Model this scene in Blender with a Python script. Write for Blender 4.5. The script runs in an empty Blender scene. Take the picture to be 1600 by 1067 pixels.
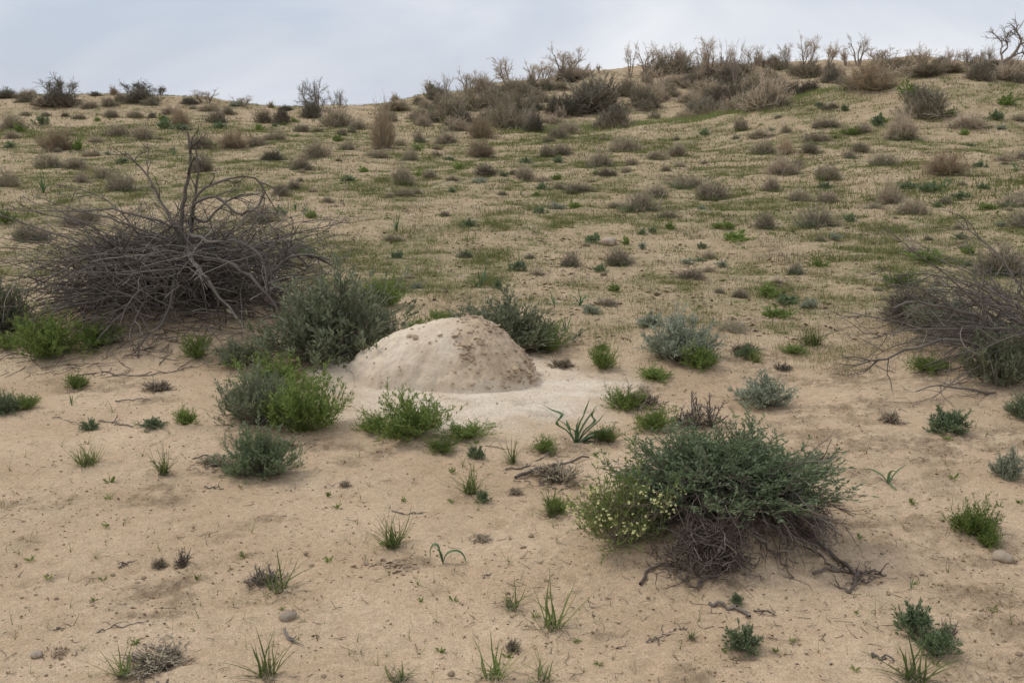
import bpy, math, random
import numpy as np
from mathutils import Vector

rng = np.random.default_rng(7)
random.seed(7)
C = bpy.context.scene.collection
SC = bpy.context.scene

# ------------------------------------------------------------------ camera, sky, sun, exposure
EYE, PITCH, F = 1.65, math.radians(13.0), 1556.0
cam_d = bpy.data.cameras.new('camera'); cam_d.lens = 35.0; cam_d.sensor_width = 36.0
cam_d.clip_start = 0.05; cam_d.clip_end = 3000
cam = bpy.data.objects.new('camera', cam_d); C.objects.link(cam)
cam.location = (0, 0, EYE); cam.rotation_euler = (math.radians(90) - PITCH, 0, 0)
SC.camera = cam

SUN_EL, SUN_AZ = math.radians(52), math.radians(-62)      # azimuth measured from +Y towards +X
w = bpy.data.worlds.new('World'); SC.world = w; w.use_nodes = True
nt = w.node_tree; nt.nodes.clear()
def N(nt, t, **kw):
    n = nt.nodes.new(t)
    for k, v in kw.items():
        if k.startswith('i_'):
            n.inputs[k[2:].replace('_', ' ')].default_value = v
        else:
            setattr(n, k, v)
    return n
out = N(nt, 'ShaderNodeOutputWorld'); bg = N(nt, 'ShaderNodeBackground'); bg.inputs['Strength'].default_value = 0.1
sky = N(nt, 'ShaderNodeTexSky', sky_type='NISHITA', sun_disc=False, sun_elevation=SUN_EL, sun_rotation=SUN_AZ, air_density=1.0, dust_density=1.5)
tc = N(nt, 'ShaderNodeTexCoord'); mp = N(nt, 'ShaderNodeMapping'); mp.inputs['Scale'].default_value = (1.0, 1.0, 3.2); mp.inputs['Location'].default_value = (0.3, 0.2, 0.0)
nz = N(nt, 'ShaderNodeTexNoise'); nz.inputs['Scale'].default_value = 2.6; nz.inputs['Detail'].default_value = 5; nz.inputs['Roughness'].default_value = 0.5; nz.inputs['Distortion'].default_value = 0.5
cr = N(nt, 'ShaderNodeValToRGB'); cr.color_ramp.elements[0].position = 0.36; cr.color_ramp.elements[0].color = (5.5, 6.15, 7.4, 1); cr.color_ramp.elements[1].position = 0.68; cr.color_ramp.elements[1].color = (8.7, 8.85, 9.2, 1)
nz2 = N(nt, 'ShaderNodeTexNoise'); nz2.inputs['Scale'].default_value = 2.6; nz2.inputs['Detail'].default_value = 4
cr2 = N(nt, 'ShaderNodeValToRGB'); cr2.color_ramp.elements[0].position = 0.3; cr2.color_ramp.elements[0].color = (0.78,) * 3 + (1,); cr2.color_ramp.elements[1].position = 0.6; cr2.color_ramp.elements[1].color = (0.97,) * 3 + (1,)
mx = N(nt, 'ShaderNodeMix', data_type='RGBA')
L = nt.links.new
L(tc.outputs['Generated'], mp.inputs['Vector']); L(mp.outputs[0], nz.inputs['Vector']); L(mp.outputs[0], nz2.inputs['Vector'])
L(nz.outputs['Fac'], cr.inputs[0]); L(nz2.outputs['Fac'], cr2.inputs[0])
L(cr2.outputs[0], mx.inputs[0]); L(sky.outputs[0], mx.inputs[6]); L(cr.outputs[0], mx.inputs[7])
L(mx.outputs[2], bg.inputs[0]); L(bg.outputs[0], out.inputs[0])

sl = bpy.data.lights.new('sun', 'SUN'); sl.energy = 1.5; sl.angle = math.radians(18); sl.color = (1, 0.96, 0.9)
so = bpy.data.objects.new('sun', sl); C.objects.link(so)
sd = Vector((math.sin(SUN_AZ) * math.cos(SUN_EL), math.cos(SUN_AZ) * math.cos(SUN_EL), math.sin(SUN_EL)))
so.rotation_euler = sd.to_track_quat('Z', 'Y').to_euler(); so.location = (0, 0, 30)
SC.view_settings.view_transform = 'Standard'; SC.view_settings.look = 'None'
SC.view_settings.gamma = 1; SC.view_settings.exposure = 0.0; SC.view_settings.use_curve_mapping = False
SC.cycles.max_bounces = 5; SC.cycles.diffuse_bounces = 3; SC.cycles.transparent_max_bounces = 8

# ------------------------------------------------------------------ noise
def _hash(ix, iy, s):
    h = (ix * 374761393 + iy * 668265263 + s * 1274126177) & 0xffffffff
    h = ((h ^ (h >> 13)) * 1274126177) & 0xffffffff
    return ((h ^ (h >> 16)) & 0xffff) / 65535.0 * 2 * np.pi
def perlin(x, y, s=0):
    x = np.asarray(x, float); y = np.asarray(y, float)
    x0 = np.floor(x).astype(np.int64); y0 = np.floor(y).astype(np.int64)
    fx = x - x0; fy = y - y0
    u = fx * fx * fx * (fx * (fx * 6 - 15) + 10); v = fy * fy * fy * (fy * (fy * 6 - 15) + 10)
    def g(dx, dy):
        a = _hash(x0 + dx, y0 + dy, s)
        return np.cos(a) * (fx - dx) + np.sin(a) * (fy - dy)
    a = g(0, 0) * (1 - u) + g(1, 0) * u; b = g(0, 1) * (1 - u) + g(1, 1) * u
    return (a * (1 - v) + b * v) * 1.5
def fbm(x, y, o=4, s=0, r=0.5):
    t = 0; a = 1; n = 0
    for i in range(o):
        t = t + a * perlin(x * 2 ** i, y * 2 ** i, s + i * 17); n += a; a *= r
    return t / n
def sst(a, b, x):
    t = np.clip((x - a) / (b - a), 0, 1); return t * t * (3 - 2 * t)

# ------------------------------------------------------------------ terrain height
def row_to_tan(R): return np.tan(PITCH - np.arctan((533.5 - R) / F))
YK = np.array([12, 18, 25, 30, 34, 38, 43, 48, 55.])
COLS = [(-1200, [396,300,248,222,200,180,152,162,188]),
 (0,    [396,300,248,222,200,180,150,160,188]),
 (220,  [396,300,250,222,200,178,147,158,188]),
 (320,  [396,300,250,222,200,182,154,162,188]),
 (420,  [396,300,250,224,205,190,167,172,190]),
 (560,  [396,300,250,224,206,192,168,170,190]),
 (680,  [396,300,250,224,206,193,172,148,160]),
 (800,  [396,300,249,223,205,195,172,138,128]),
 (930,  [396,300,247,220,204,199,172,136,110]),
 (1100, [394,296,240,206,185,189,165,128,104]),
 (1300, [390,288,226,170,140,152,145,116,95]),
 (1450, [385,278,210,142,112,130,130,112,94]),
 (1600, [380,272,205,138,106,124,125,110,99]),
 (2600, [380,272,205,145,112,128,125,112,100])]
ygrid = np.linspace(12, 62, 201); pgrid = np.linspace(-1200, 2600, 381)
def _cubic(xk, yk, x):
    m = np.gradient(yk, xk); i = np.clip(np.searchsorted(xk, x) - 1, 0, len(xk) - 2)
    h = xk[i + 1] - xk[i]; t = (x - xk[i]) / h
    return ((2*t**3-3*t**2+1)*yk[i] + (t**3-2*t**2+t)*h*m[i] + (-2*t**3+3*t**2)*yk[i+1] + (t**3-t**2)*h*m[i+1])
_T = []
for px, Rs in COLS:
    z = EYE - YK * row_to_tan(np.array(Rs, float))
    yk = np.append(YK, [62.0]); z = np.append(z, z[-1] * 0.72)
    _T.append(_cubic(yk, z, ygrid))
_T = np.array(_T)
_P = np.array([c[0] for c in COLS], float)
TAB = np.array([np.interp(pgrid, _P, _T[:, j]) for j in range(len(ygrid))]).T
k = np.exp(-np.linspace(-2, 2, 9) ** 2); k /= k.sum()
TAB = np.apply_along_axis(lambda a: np.convolve(np.pad(a, 4, 'edge'), k, 'valid'), 0, TAB)
BUMPS = []          # (x, y, radius, height)
def base_h(x, y):
    x = np.asarray(x, float); y = np.asarray(y, float)
    yy = np.maximum(y, 2.0)
    px = 800 + F * x / (yy * 0.974 + 0.3)
    fy = np.clip((yy - 12) / 50 * 200, 0, 199.999); fp = np.clip((px + 1200) / 10, 0, 379.999)
    iy = fy.astype(int); ip = fp.astype(int); ty = fy - iy; tp = fp - ip
    z = (TAB[ip, iy] * (1-tp) * (1-ty) + TAB[ip+1, iy] * tp * (1-ty) + TAB[ip, iy+1] * (1-tp) * ty + TAB[ip+1, iy+1] * tp * ty)
    z = z * sst(7.0, 12.5, yy)
    z = z * (1 - sst(62, 95, yy)) + 0.4 * sst(62, 95, yy)
    return z
def height(x, y, bumps=True):
    x = np.asarray(x, float); y = np.asarray(y, float)
    z = base_h(x, y)
    far = sst(10, 26, y)
    z = z + 0.035 * fbm(x / 1.6 + 3.1, y / 1.6, 3, 5) + 0.022 * np.maximum(x - 1.0, 0) * (1 - far) * sst(0, 3, y)
    z = z + sst(41, 47, y) * 0.36 * fbm(x / 2.8, y / 3.2, 4, 44) * (1 - sst(58, 64, y))
    z = z + far * (0.16 * fbm(x / 6, y / 6, 3, 11) + 0.07 * fbm(x / 1.9, y / 1.9, 2, 15)) * (1 - 0.55 * sst(36, 44, y))
    if bumps:
        for bx, by, r, h in BUMPS:
            d2 = ((x - bx) ** 2 + (y - by) ** 2) / (r * r)
            z = z + np.where(d2 < 6, h * np.exp(-d2 * 1.3) , 0)
    return z
def micro(x, y):
    """crust, ripples and small pits; returns height and a dark crust mask"""
    near = 1 - sst(9, 16, y)
    c = fbm(x * 1.15 + 9, y * 1.6, 3, 31)
    crust = 0.8 * sst(0.16, 0.40, c)
    for (cx, cy, cr_) in CRUST:
        crust = np.maximum(crust, np.exp(-(((x - cx) / cr_) ** 2 + ((y - cy) / (cr_ * 0.6)) ** 2) * 1.2) * (0.75 + 0.5 * perlin(x * 14, y * 14, 3)))
    crust = np.maximum(crust, 0.8 * sst(0.7, 1.7, x) * sst(-0.25, 0.3, fbm(x * 1.7, y * 2.2, 2, 77)) * (1 - sst(7, 10, y)))
    crust = crust * sst(-.32, .12, fbm(x * 6, y * 8, 4, 35, .65))
    lump = fbm(x * 13, y * 17, 3, 41, 0.6)
    z = 0.011 * fbm(x * 4.0, y * 6, 4, 51) + 0.004 * sst(.0, .4, fbm(x * .8, y * .8, 2, 52)) * perlin(x * 3 + 3 * perlin(x * .7, y * .7, 3), y * 14 + 2 * perlin(x, y, 4), 53) + crust * (0.036 * np.abs(lump) + 0.018 * perlin(x * 30, y * 34, 61)) - crust * 0.008
    z = z + 0.003 * perlin(x * 5 + 2 * perlin(x, y, 3), y * 16, 71) * (1 - crust)
    pit = perlin(x * 7.5, y * 7.5, 91)
    z = z - 0.016 * sst(0.55, 0.8, pit) * (0.3 + crust)
    z = z + (1 - near) * (0.03 * fbm(x * 2.2, y * 2.2, 3, 88)) + sst(6.5, 10, y) * 0.045 * fbm(x * 1.3, y * 1.5, 4, 89, .6)
    return z, crust, pit

def ray(px, R):
    u = (px - 800) / F; v = (533.5 - R) / F
    d = np.array([u, math.cos(PITCH) + v * math.sin(PITCH), -math.sin(PITCH) + v * math.cos(PITCH)])
    return d
def P(px, R, y):
    """the point seen at pixel (px, R) at ground distance y"""
    d = ray(px, R); t = y / d[1]; return np.array([d[0] * t, y, EYE + d[2] * t])
_ys = np.concatenate([np.arange(1.5, 12, 0.02), np.arange(12, 75, 0.06)])
def place(px, R):
    d = ray(px, R); t = _ys / d[1]
    zr = EYE + d[2] * t; h = height(d[0] * t, _ys)
    i = np.argmax(zr <= h)
    if zr[i] > h[i]:
        i = int(np.argmin((zr - h)[:-1] / _ys[:-1]))
    y = _ys[i]; x = d[0] * t[i]
    return x, y, float(h[i])
def depth(x, y, z): return y * math.cos(PITCH) + (EYE - z) * math.sin(PITCH)

HX, HY = 0.82, 3.66        # the sand hummock under the large shrub
MX, MY = -0.33, 6.13       # the pale mound
DX, DY = -2.58, 7.5       # the large dead shrub
BUMPS += [(HX - .05, HY - .02, 0.42, 0.14), (HX, HY - 0.02, 0.28, 0.07), (DX + 0.3, DY, 1.0, 0.28), (DX - 0.6, DY, 0.8, 0.12), (MX - 0.85, MY + 0.1, 0.45, 0.05),
          (3.45, 6.2, 0.8, 0.12), (-1.95, 5.0, 0.3, 0.03), (1.35, 7.3, 0.5, 0.08)]
CRUST = []
for q in [(75, 785, 0.22), (20, 790, 0.15), (640, 882, 0.11), (300, 668, 0.10), (110, 905, 0.12), (1120, 905, 0.2), (1010, 880, 0.1), (1400, 830, 0.16),
          (1530, 880, 0.22), (1480, 960, 0.22), (1570, 980, 0.2), (100, 1022, 0.07), (400, 870, 0.05), (1290, 640, 0.2), (1220, 720, 0.15), (330, 740, 0.12),
          (220, 790, 0.1), (930, 1000, 0.08), (1330, 580, 0.25), (1200, 560, 0.25), (700, 480, 0.4), (1280, 790, 0.15)]:
    x_, y_, _z = place(q[0], q[1]); CRUST.append((x_, y_, q[2]))

# ------------------------------------------------------------------ mesh building
def mesh_of(name, verts, tris=None, quads=None, mats=(), smooth=False, quad_mat=None):
    me = bpy.data.meshes.new(name)
    nt_ = 0 if tris is None else len(tris); nq = 0 if quads is None else len(quads)
    me.vertices.add(len(verts)); me.vertices.foreach_set('co', np.ascontiguousarray(verts, np.float32).ravel())
    me.loops.add(nt_ * 3 + nq * 4)
    idx = np.concatenate([np.asarray(tris, np.int32).ravel() if nt_ else np.zeros(0, np.int32), np.asarray(quads, np.int32).ravel() if nq else np.zeros(0, np.int32)])
    me.loops.foreach_set('vertex_index', idx)
    me.polygons.add(nt_ + nq)
    st = np.concatenate([np.arange(nt_) * 3, nt_ * 3 + np.arange(nq) * 4]).astype(np.int32)
    me.polygons.foreach_set('loop_start', st)
    if smooth: me.polygons.foreach_set('use_smooth', np.ones(nt_ + nq, bool))
    if isinstance(quad_mat, np.ndarray): me.polygons.foreach_set('material_index', quad_mat.astype(np.int32))
    me.update(calc_edges=True)
    for m in mats: me.materials.append(m)
    return me

class MB:
    def __init__(s): s.v = []; s.t = []; s.q = []; s.tm = []; s.qm = []; s.n = 0
    def add(s, v, t=None, q=None, m=0):
        if t is not None and len(t): s.t.append(np.asarray(t) + s.n); s.tm.append(np.full(len(t), m))
        if q is not None and len(q): s.q.append(np.asarray(q) + s.n); s.qm.append(np.full(len(q), m))
        s.v.append(v); s.n += len(v)
    def tubes(s, paths, radii, sides=3, m=0):
        """paths (B,n,3), radii (B,n)"""
        B, n, _ = paths.shape
        if B == 0: return
        d = np.gradient(paths, axis=1); d /= np.linalg.norm(d, axis=2, keepdims=True) + 1e-9
        ref = np.where(np.abs(d[..., 2:3]) > 0.9, np.array([1., 0, 0]), np.array([0, 0, 1.]))
        ref = np.broadcast_to(ref[:, :1], d.shape)
        a = np.cross(d, ref); a /= np.linalg.norm(a, axis=2, keepdims=True) + 1e-9
        b = np.cross(d, a)
        an = np.arange(sides) / sides * 2 * np.pi
        ring = paths[:, :, None] + radii[:, :, None, None] * (a[:, :, None] * np.cos(an)[:, None] + b[:, :, None] * np.sin(an)[:, None])
        V = ring.reshape(-1, 3)
        base = (np.arange(B) * n * sides)[:, None, None] + (np.arange(n - 1) * sides)[None, :, None]
        k0 = np.arange(sides)[None, None]; k1 = (k0 + 1) % sides
        Q = np.stack([base + k0, base + k1, base + sides + k1, base + sides + k0], -1).reshape(-1, 4)
        s.add(V, q=Q, m=m)
    def leaves(s, pos, dr, ln, wd, m=0, fold=0.25):
        """folded lance-shaped leaves"""
        B = len(pos)
        if B == 0: return
        dr = dr / (np.linalg.norm(dr, axis=1, keepdims=True) + 1e-9)
        r = rng.normal(size=(B, 3)); sd_ = np.cross(dr, r); sd_ /= np.linalg.norm(sd_, axis=1, keepdims=True) + 1e-9
        up = np.cross(sd_, dr)
        ln = np.broadcast_to(ln, (B,))[:, None]; wd = np.broadcast_to(wd, (B,))[:, None]
        mid = pos + dr * ln * 0.5
        V = np.stack([pos, mid + sd_ * wd * .5 + up * wd * fold, pos + dr * ln, mid - sd_ * wd * .5 + up * wd * fold], 1).reshape(-1, 3)
        b = np.arange(B)[:, None] * 4
        T = np.concatenate([b + [0, 1, 2], b + [0, 2, 3]])
        s.add(V, t=T, m=m)
    def ribbons(s, paths, widths, m=0, keel=0.35):
        """strap leaves with a keel: three verts across"""
        B, n, _ = paths.shape
        d = np.gradient(paths, axis=1); d /= np.linalg.norm(d, axis=2, keepdims=True) + 1e-9
        side = np.cross(d, np.array([0, 0, 1.])) + 1e-6; side /= np.linalg.norm(side, axis=2, keepdims=True)
        up = np.cross(side, d)
        W = widths[..., None]
        V = np.stack([paths + side * W / 2 + up * W * keel, paths, paths - side * W / 2 + up * W * keel], 2).reshape(-1, 3)
        base = (np.arange(B) * n * 3)[:, None, None] + (np.arange(n - 1) * 3)[None, :, None]
        k0 = np.arange(2)[None, None]
        Q = np.stack([base + k0, base + k0 + 1, base + 3 + k0 + 1, base + 3 + k0], -1).reshape(-1, 4)
        s.add(V, q=Q, m=m)
    def mesh(s, name, mats, smooth=False):
        tris = np.concatenate(s.t) if s.t else None; quads = np.concatenate(s.q) if s.q else None
        mi = np.concatenate(s.tm + s.qm)
        return mesh_of(name, np.concatenate(s.v), tris, quads, mats, smooth, mi)

def unit(v): return v / (np.linalg.norm(v, axis=-1, keepdims=True) + 1e-9)
def grow(start, dr, length, n, curl=0.0, wob=0.15, floor=None):
    """curved paths (B,n,3); curl > 0 bends them upward, < 0 droops"""
    B = len(start); p = np.array(start, float); d = unit(np.array(dr, float)); out_ = [p.copy()]
    st = (np.broadcast_to(length, (B,)) / (n - 1))[:, None]
    for i in range(n - 1):
        d = d + rng.normal(size=(B, 3)) * wob; d[:, 2] += np.broadcast_to(curl, (B,)); d = unit(d)
        p = p + d * st
        if floor is not None: p[:, 2] = np.maximum(p[:, 2], floor(p))
        out_.append(p.copy())
    return np.stack(out_, 1)
def sample(paths, num, lo=0.3, hi=1.0):
    """num random points per path: positions, directions, parent index, t"""
    B, n, _ = paths.shape
    i = np.repeat(np.arange(B), num); t = rng.uniform(lo, hi, len(i)); f = t * (n - 1); a = np.minimum(f.astype(int), n - 2); r = (f - a)[:, None]
    p = paths[i, a] * (1 - r) + paths[i, a + 1] * r
    return p, unit(paths[i, a + 1] - paths[i, a]), i, t
def taper(B, n, r0, r1): return np.linspace(1, 0, n)[None] * (np.broadcast_to(r0, (B,)) - r1)[:, None] + r1
def dome_dirs(B, emin=15, emax=88):
    th = rng.uniform(0, 2 * np.pi, B); el = np.radians(rng.uniform(emin, emax, B))
    return np.stack([np.cos(th) * np.cos(el), np.sin(th) * np.cos(el), np.sin(el)], 1)

# ------------------------------------------------------------------ materials
def mat(name, cols, rough=0.85, island=True, trans=0.0, noise=0.0, nscale=3.0, bump=None, spec=0.2, objvar=0.25):
    """cols: a few base colours the pieces vary between"""
    m = bpy.data.materials.new(name); m.use_nodes = True; t = m.node_tree; t.nodes.clear(); lk = t.links.new
    o = N(t, 'ShaderNodeOutputMaterial'); b = N(t, 'ShaderNodeBsdfPrincipled')
    b.inputs['Roughness'].default_value = rough; b.inputs['Specular IOR Level'].default_value = spec
    r = N(t, 'ShaderNodeValToRGB'); els = r.color_ramp.elements
    while len(els) < len(cols): els.new(0.5)
    for i, c in enumerate(cols): els[i].position = i / max(1, len(cols) - 1); els[i].color = (*c, 1)
    fac = None
    if island:
        g = N(t, 'ShaderNodeNewGeometry'); fac = g.outputs['Random Per Island']
    tc_ = N(t, 'ShaderNodeTexCoord'); nz_ = N(t, 'ShaderNodeTexNoise'); nz_.inputs['Scale'].default_value = nscale; nz_.inputs['Detail'].default_value = 4
    lk(tc_.outputs['Object'], nz_.inputs['Vector'])
    if fac is None: fac = nz_.outputs['Fac']
    elif noise:
        mm = N(t, 'ShaderNodeMix', data_type='FLOAT'); mm.inputs[0].default_value = noise
        lk(fac, mm.inputs[2]); lk(nz_.outputs['Fac'], mm.inputs[3]); fac = mm.outputs[0]
    lk(fac, r.inputs[0])
    oi = N(t, 'ShaderNodeObjectInfo'); hv = N(t, 'ShaderNodeHueSaturation')
    mr = N(t, 'ShaderNodeMapRange'); mr.inputs['To Min'].default_value = 1 - objvar; mr.inputs['To Max'].default_value = 1 + objvar
    lk(oi.outputs['Random'], mr.inputs['Value']); lk(mr.outputs[0], hv.inputs['Value']); lk(r.outputs[0], hv.inputs['Color'])
    lk(hv.outputs[0], b.inputs['Base Color'])
    if bump:
        n2 = N(t, 'ShaderNodeTexNoise'); n2.inputs['Scale'].default_value = bump[0]; n2.inputs['Detail'].default_value = 6; lk(tc_.outputs['Object'], n2.inputs['Vector'])
        bp = N(t, 'ShaderNodeBump'); bp.inputs['Strength'].default_value = bump[1]; bp.inputs['Distance'].default_value = bump[2]
        lk(n2.outputs['Fac'], bp.inputs['Height']); lk(bp.outputs[0], b.inputs['Normal'])
    if trans:
        tr = N(t, 'ShaderNodeBsdfTranslucent'); lk(hv.outputs[0], tr.inputs['Color']); ms = N(t, 'ShaderNodeMixShader'); ms.inputs[0].default_value = trans
        lk(b.outputs[0], ms.inputs[1]); lk(tr.outputs[0], ms.inputs[2]); lk(ms.outputs[0], o.inputs[0])
    else: lk(b.outputs[0], o.inputs[0])
    return m

M = {}
M['dead'] = mat('weathered_dead_wood', [(.06,.049,.040), (.15,.126,.104), (.40,.35,.295)], 0.9, noise=0.35, nscale=9, objvar=0.15)
M['deadtwig'] = mat('grey_dead_twig', [(.062,.050,.041), (.135,.113,.093), (.30,.26,.215)], 0.9, objvar=0.15)
M['root'] = mat('dark_root_bark', [(.075,.056,.045), (.15,.115,.092), (.28,.23,.19)], 0.9, noise=0.4, nscale=20, objvar=0.1)
M['drytwig'] = mat('dry_shrub_twig', [(.25,.205,.135), (.41,.34,.235), (.58,.49,.35)], 0.9)
M['drydark'] = mat('dark_shrub_twig', [(.125,.112,.078), (.215,.19,.138), (.34,.30,.225)], 0.9)
M['treetwig'] = mat('pale_tree_twig', [(.42,.33,.23), (.56,.45,.325), (.68,.56,.42)], 0.9, objvar=.15)
M['barktree'] = mat('grey_tree_bark', [(.24,.19,.155), (.32,.26,.21)], 0.9)
M['straw'] = mat('straw_stem', [(.44,.34,.22), (.54,.42,.28), (.34,.26,.17)], 0.9)
M['grey_leaf'] = mat('grey_green_leaf', [(.15,.175,.09), (.22,.245,.14), (.33,.35,.23)], 0.75, trans=0.3, objvar=0.15)
M['green_leaf'] = mat('blue_green_leaf', [(.14,.19,.085), (.20,.26,.13), (.31,.36,.22)], 0.7, trans=0.3, objvar=0.12)
M['silver_leaf'] = mat('silvery_leaf', [(.25,.28,.185), (.35,.38,.27), (.46,.49,.38)], 0.75, trans=0.25, objvar=0.1)
M['herb'] = mat('bright_herb_leaf', [(.14,.20,.045), (.21,.28,.075), (.33,.38,.13)], 0.7, trans=0.4, objvar=0.2)
M['strap'] = mat('strap_leaf_green', [(.075,.14,.06), (.11,.19,.08), (.16,.24,.11)], 0.5, trans=0.3, noise=0.5, nscale=14, spec=0.4)
M['grass'] = mat('grass_blade_green', [(.12,.165,.05), (.19,.235,.075), (.30,.29,.12)], 0.65, trans=0.4)
M['slope_grass'] = mat('slope_grass_blade', [(.095,.125,.03), (.155,.185,.05), (.26,.255,.095)], 0.75, trans=0.35)
M['flower'] = mat('cream_petal', [(.68,.66,.26), (.80,.78,.42)], 0.6, trans=0.3, objvar=0.06)
M['yellow'] = mat('yellow_petal', [(.65,.50,.03), (.72,.58,.06)], 0.6, trans=0.3)
M['stone'] = mat('grey_brown_stone', [(.34,.265,.19), (.50,.41,.31)], 0.85, island=False, nscale=40, bump=(90, 0.5, 0.004), objvar=0.15)
M['litter'] = mat('brown_plant_litter', [(.07,.045,.03), (.15,.10,.065), (.30,.22,.145)], 0.9)
M['clod'] = mat('baked_soil_clod', [(.24,.165,.10), (.37,.265,.17), (.50,.385,.265)], 0.95, noise=0.4, nscale=30, bump=(160, 0.6, 0.004), objvar=0.2)
M['sheath'] = mat('reddish_sprout_sheath', [(.16,.06,.035), (.24,.11,.06)], 0.85, objvar=.3)
M['stemgrey'] = mat('dead_stem_grey_brown', [(.085,.068,.05), (.16,.13,.095), (.27,.22,.155)], 0.9)
# ------------------------------------------------------------------ bookkeeping
def tag(o, label=None, cat=None, group=None, kind=None):
    if label: o['label'] = label
    if cat: o['category'] = cat
    if group: o['group'] = group
    if kind: o['kind'] = kind
    return o
def link(name, me, parent=None):
    o = bpy.data.objects.new(name, me); C.objects.link(o)
    if parent: o.parent = parent
    return o
def empty(name, loc, label, cat, group=None):
    o = bpy.data.objects.new(name, None); C.objects.link(o); o.location = loc; o.empty_display_size = 0.1
    return tag(o, label, cat, group)

# ------------------------------------------------------------------ the sand
def _axis():
    a = [0.0]; s = 0.019
    while a[-1] < 3.4: a.append(a[-1] + s)
    while a[-1] < 420:
        s = s * 1.026; a.append(a[-1] + s)
    a = np.array(a); return np.concatenate([-a[:0:-1], a])
gx = _axis()
ys = [2.0]; 
while ys[-1] < 7.6: ys.append(ys[-1] + 0.019)
while ys[-1] < 66: ys.append(ys[-1] + max(0.019, ys[-1] * 0.0045 - 0.012))
while ys[-1] < 700: ys.append(ys[-1] * 1.05)
bk = [1.96]; s = .04
while bk[-1] > -40: s *= 1.12; bk.append(bk[-1] - s)
gy = np.array(bk[::-1] + ys)
X, Y = np.meshgrid(gx, gy)
mz, crust, pit = micro(X, Y)
nearm = (np.abs(X) < 90) & (Y < 95)
Z = height(X, Y) + mz
# pale spill of dug-out soil round the mound
px_ = 800 + F * X / (Y * 0.974 + 0.37)
dd = np.sqrt(((X - (MX + 0.10)) / (1.0 + 0.12 * fbm(X * 3, Y * 3, 2, 8))) ** 2 + ((Y - (MY - 0.30)) / 0.84) ** 2)
pale = (1 - sst(0.62, 1.18, dd + 0.42 * fbm(X * 2.2, Y * 2.6, 5, 19, .6)))
Z = Z + 0.03 * (1 - sst(0.2, 1.25, dd)) - pale * (mz * 0.2) + pale * 0.007 * fbm(X * 9, Y * 11, 4, 47, .65)
# the dug burrow and the little dirt ledges
for (q, r, dp) in [((300, 664), 0.055, 0.05), ((1560, 470), 0.06, 0.03), ((85, 778), 0.07, 0.02), ((205, 783), .05, .02)]:
    x_, y_, _z = place(*q); e = np.exp(-(((X - x_) / r) ** 2 + ((Y - y_) / (r * 0.7)) ** 2)); Z = Z - dp * e; e2 = np.exp(-(((X - x_ - r * .4) / (r * 1.9)) ** 2 + ((Y - y_ + r * .9) / (r * 0.9)) ** 2)); Z = Z + dp * .35 * e2
def dent(x0, y0, r, d, rim=.35):
    a0, a1 = np.searchsorted(gx, [x0 - 2.4 * r, x0 + 2.4 * r]); b0, b1 = np.searchsorted(gy, [y0 - 2.4 * r, y0 + 2.4 * r])
    q2 = ((X[b0:b1, a0:a1] - x0) ** 2 + (Y[b0:b1, a0:a1] - y0) ** 2) / (r * r)
    Z[b0:b1, a0:a1] += -d * np.exp(-q2 * 1.6) + rim * d * np.exp(-(np.sqrt(q2) - 1.25) ** 2 * 5)
for i in range(420):
    yy_ = 2.5 * (3.6 ** rng.random()); dent(rng.uniform(-.62, .62) * (yy_ + .8), yy_, rng.uniform(.022, .055), rng.uniform(.004, .013))
for (xa, ya, xb, yb, n_) in [(-2.2, 3.1, .2, 3.9, 13), (-1.0, 2.7, -1.9, 5.2, 12), (1.3, 3.2, 2.6, 5.6, 16), (1.9, 2.9, 1.5, 4.6, 10), (.2, 3.0, .1, 4.7, 9)]:   # tracks of small animals
    for i in range(n_):
        f_ = (i + .5) / n_; s_ = .03 if i % 2 else -.03
        dent(xa + (xb - xa) * f_ + s_ + rng.normal(0, .012), ya + (yb - ya) * f_ - s_ * .6 + rng.normal(0, .012), .030, .014, .45)
green = sst(6.2, 9.0, Y + 1.2 * fbm(X / 2, Y / 2, 2, 3)) * (0.45 + 0.55 * sst(-0.15, 0.25, fbm(X / 2.6, Y / 3.4, 4, 23)))
green = green * (1 - 0.45 * sst(30, 40, Y)) * (.55 + .45 * sst(-.25, .15, fbm(X * 1.1, Y * 1.1, 4, 24)))
H_, W_ = X.shape
V = np.stack([X, Y, Z], -1).reshape(-1, 3)
i0 = (np.arange(H_ - 1)[:, None] * W_ + np.arange(W_ - 1)[None]).ravel()
ground_me = mesh_of('sand_ground', V, quads=np.stack([i0, i0 + 1, i0 + W_ + 1, i0 + W_], 1), smooth=True)
att = ground_me.color_attributes.new('soil', 'FLOAT_COLOR', 'POINT')
col = np.stack([pale, green, crust, np.ones_like(pale)], -1).reshape(-1).astype(np.float32)
att.data.foreach_set('color', col)

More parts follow.
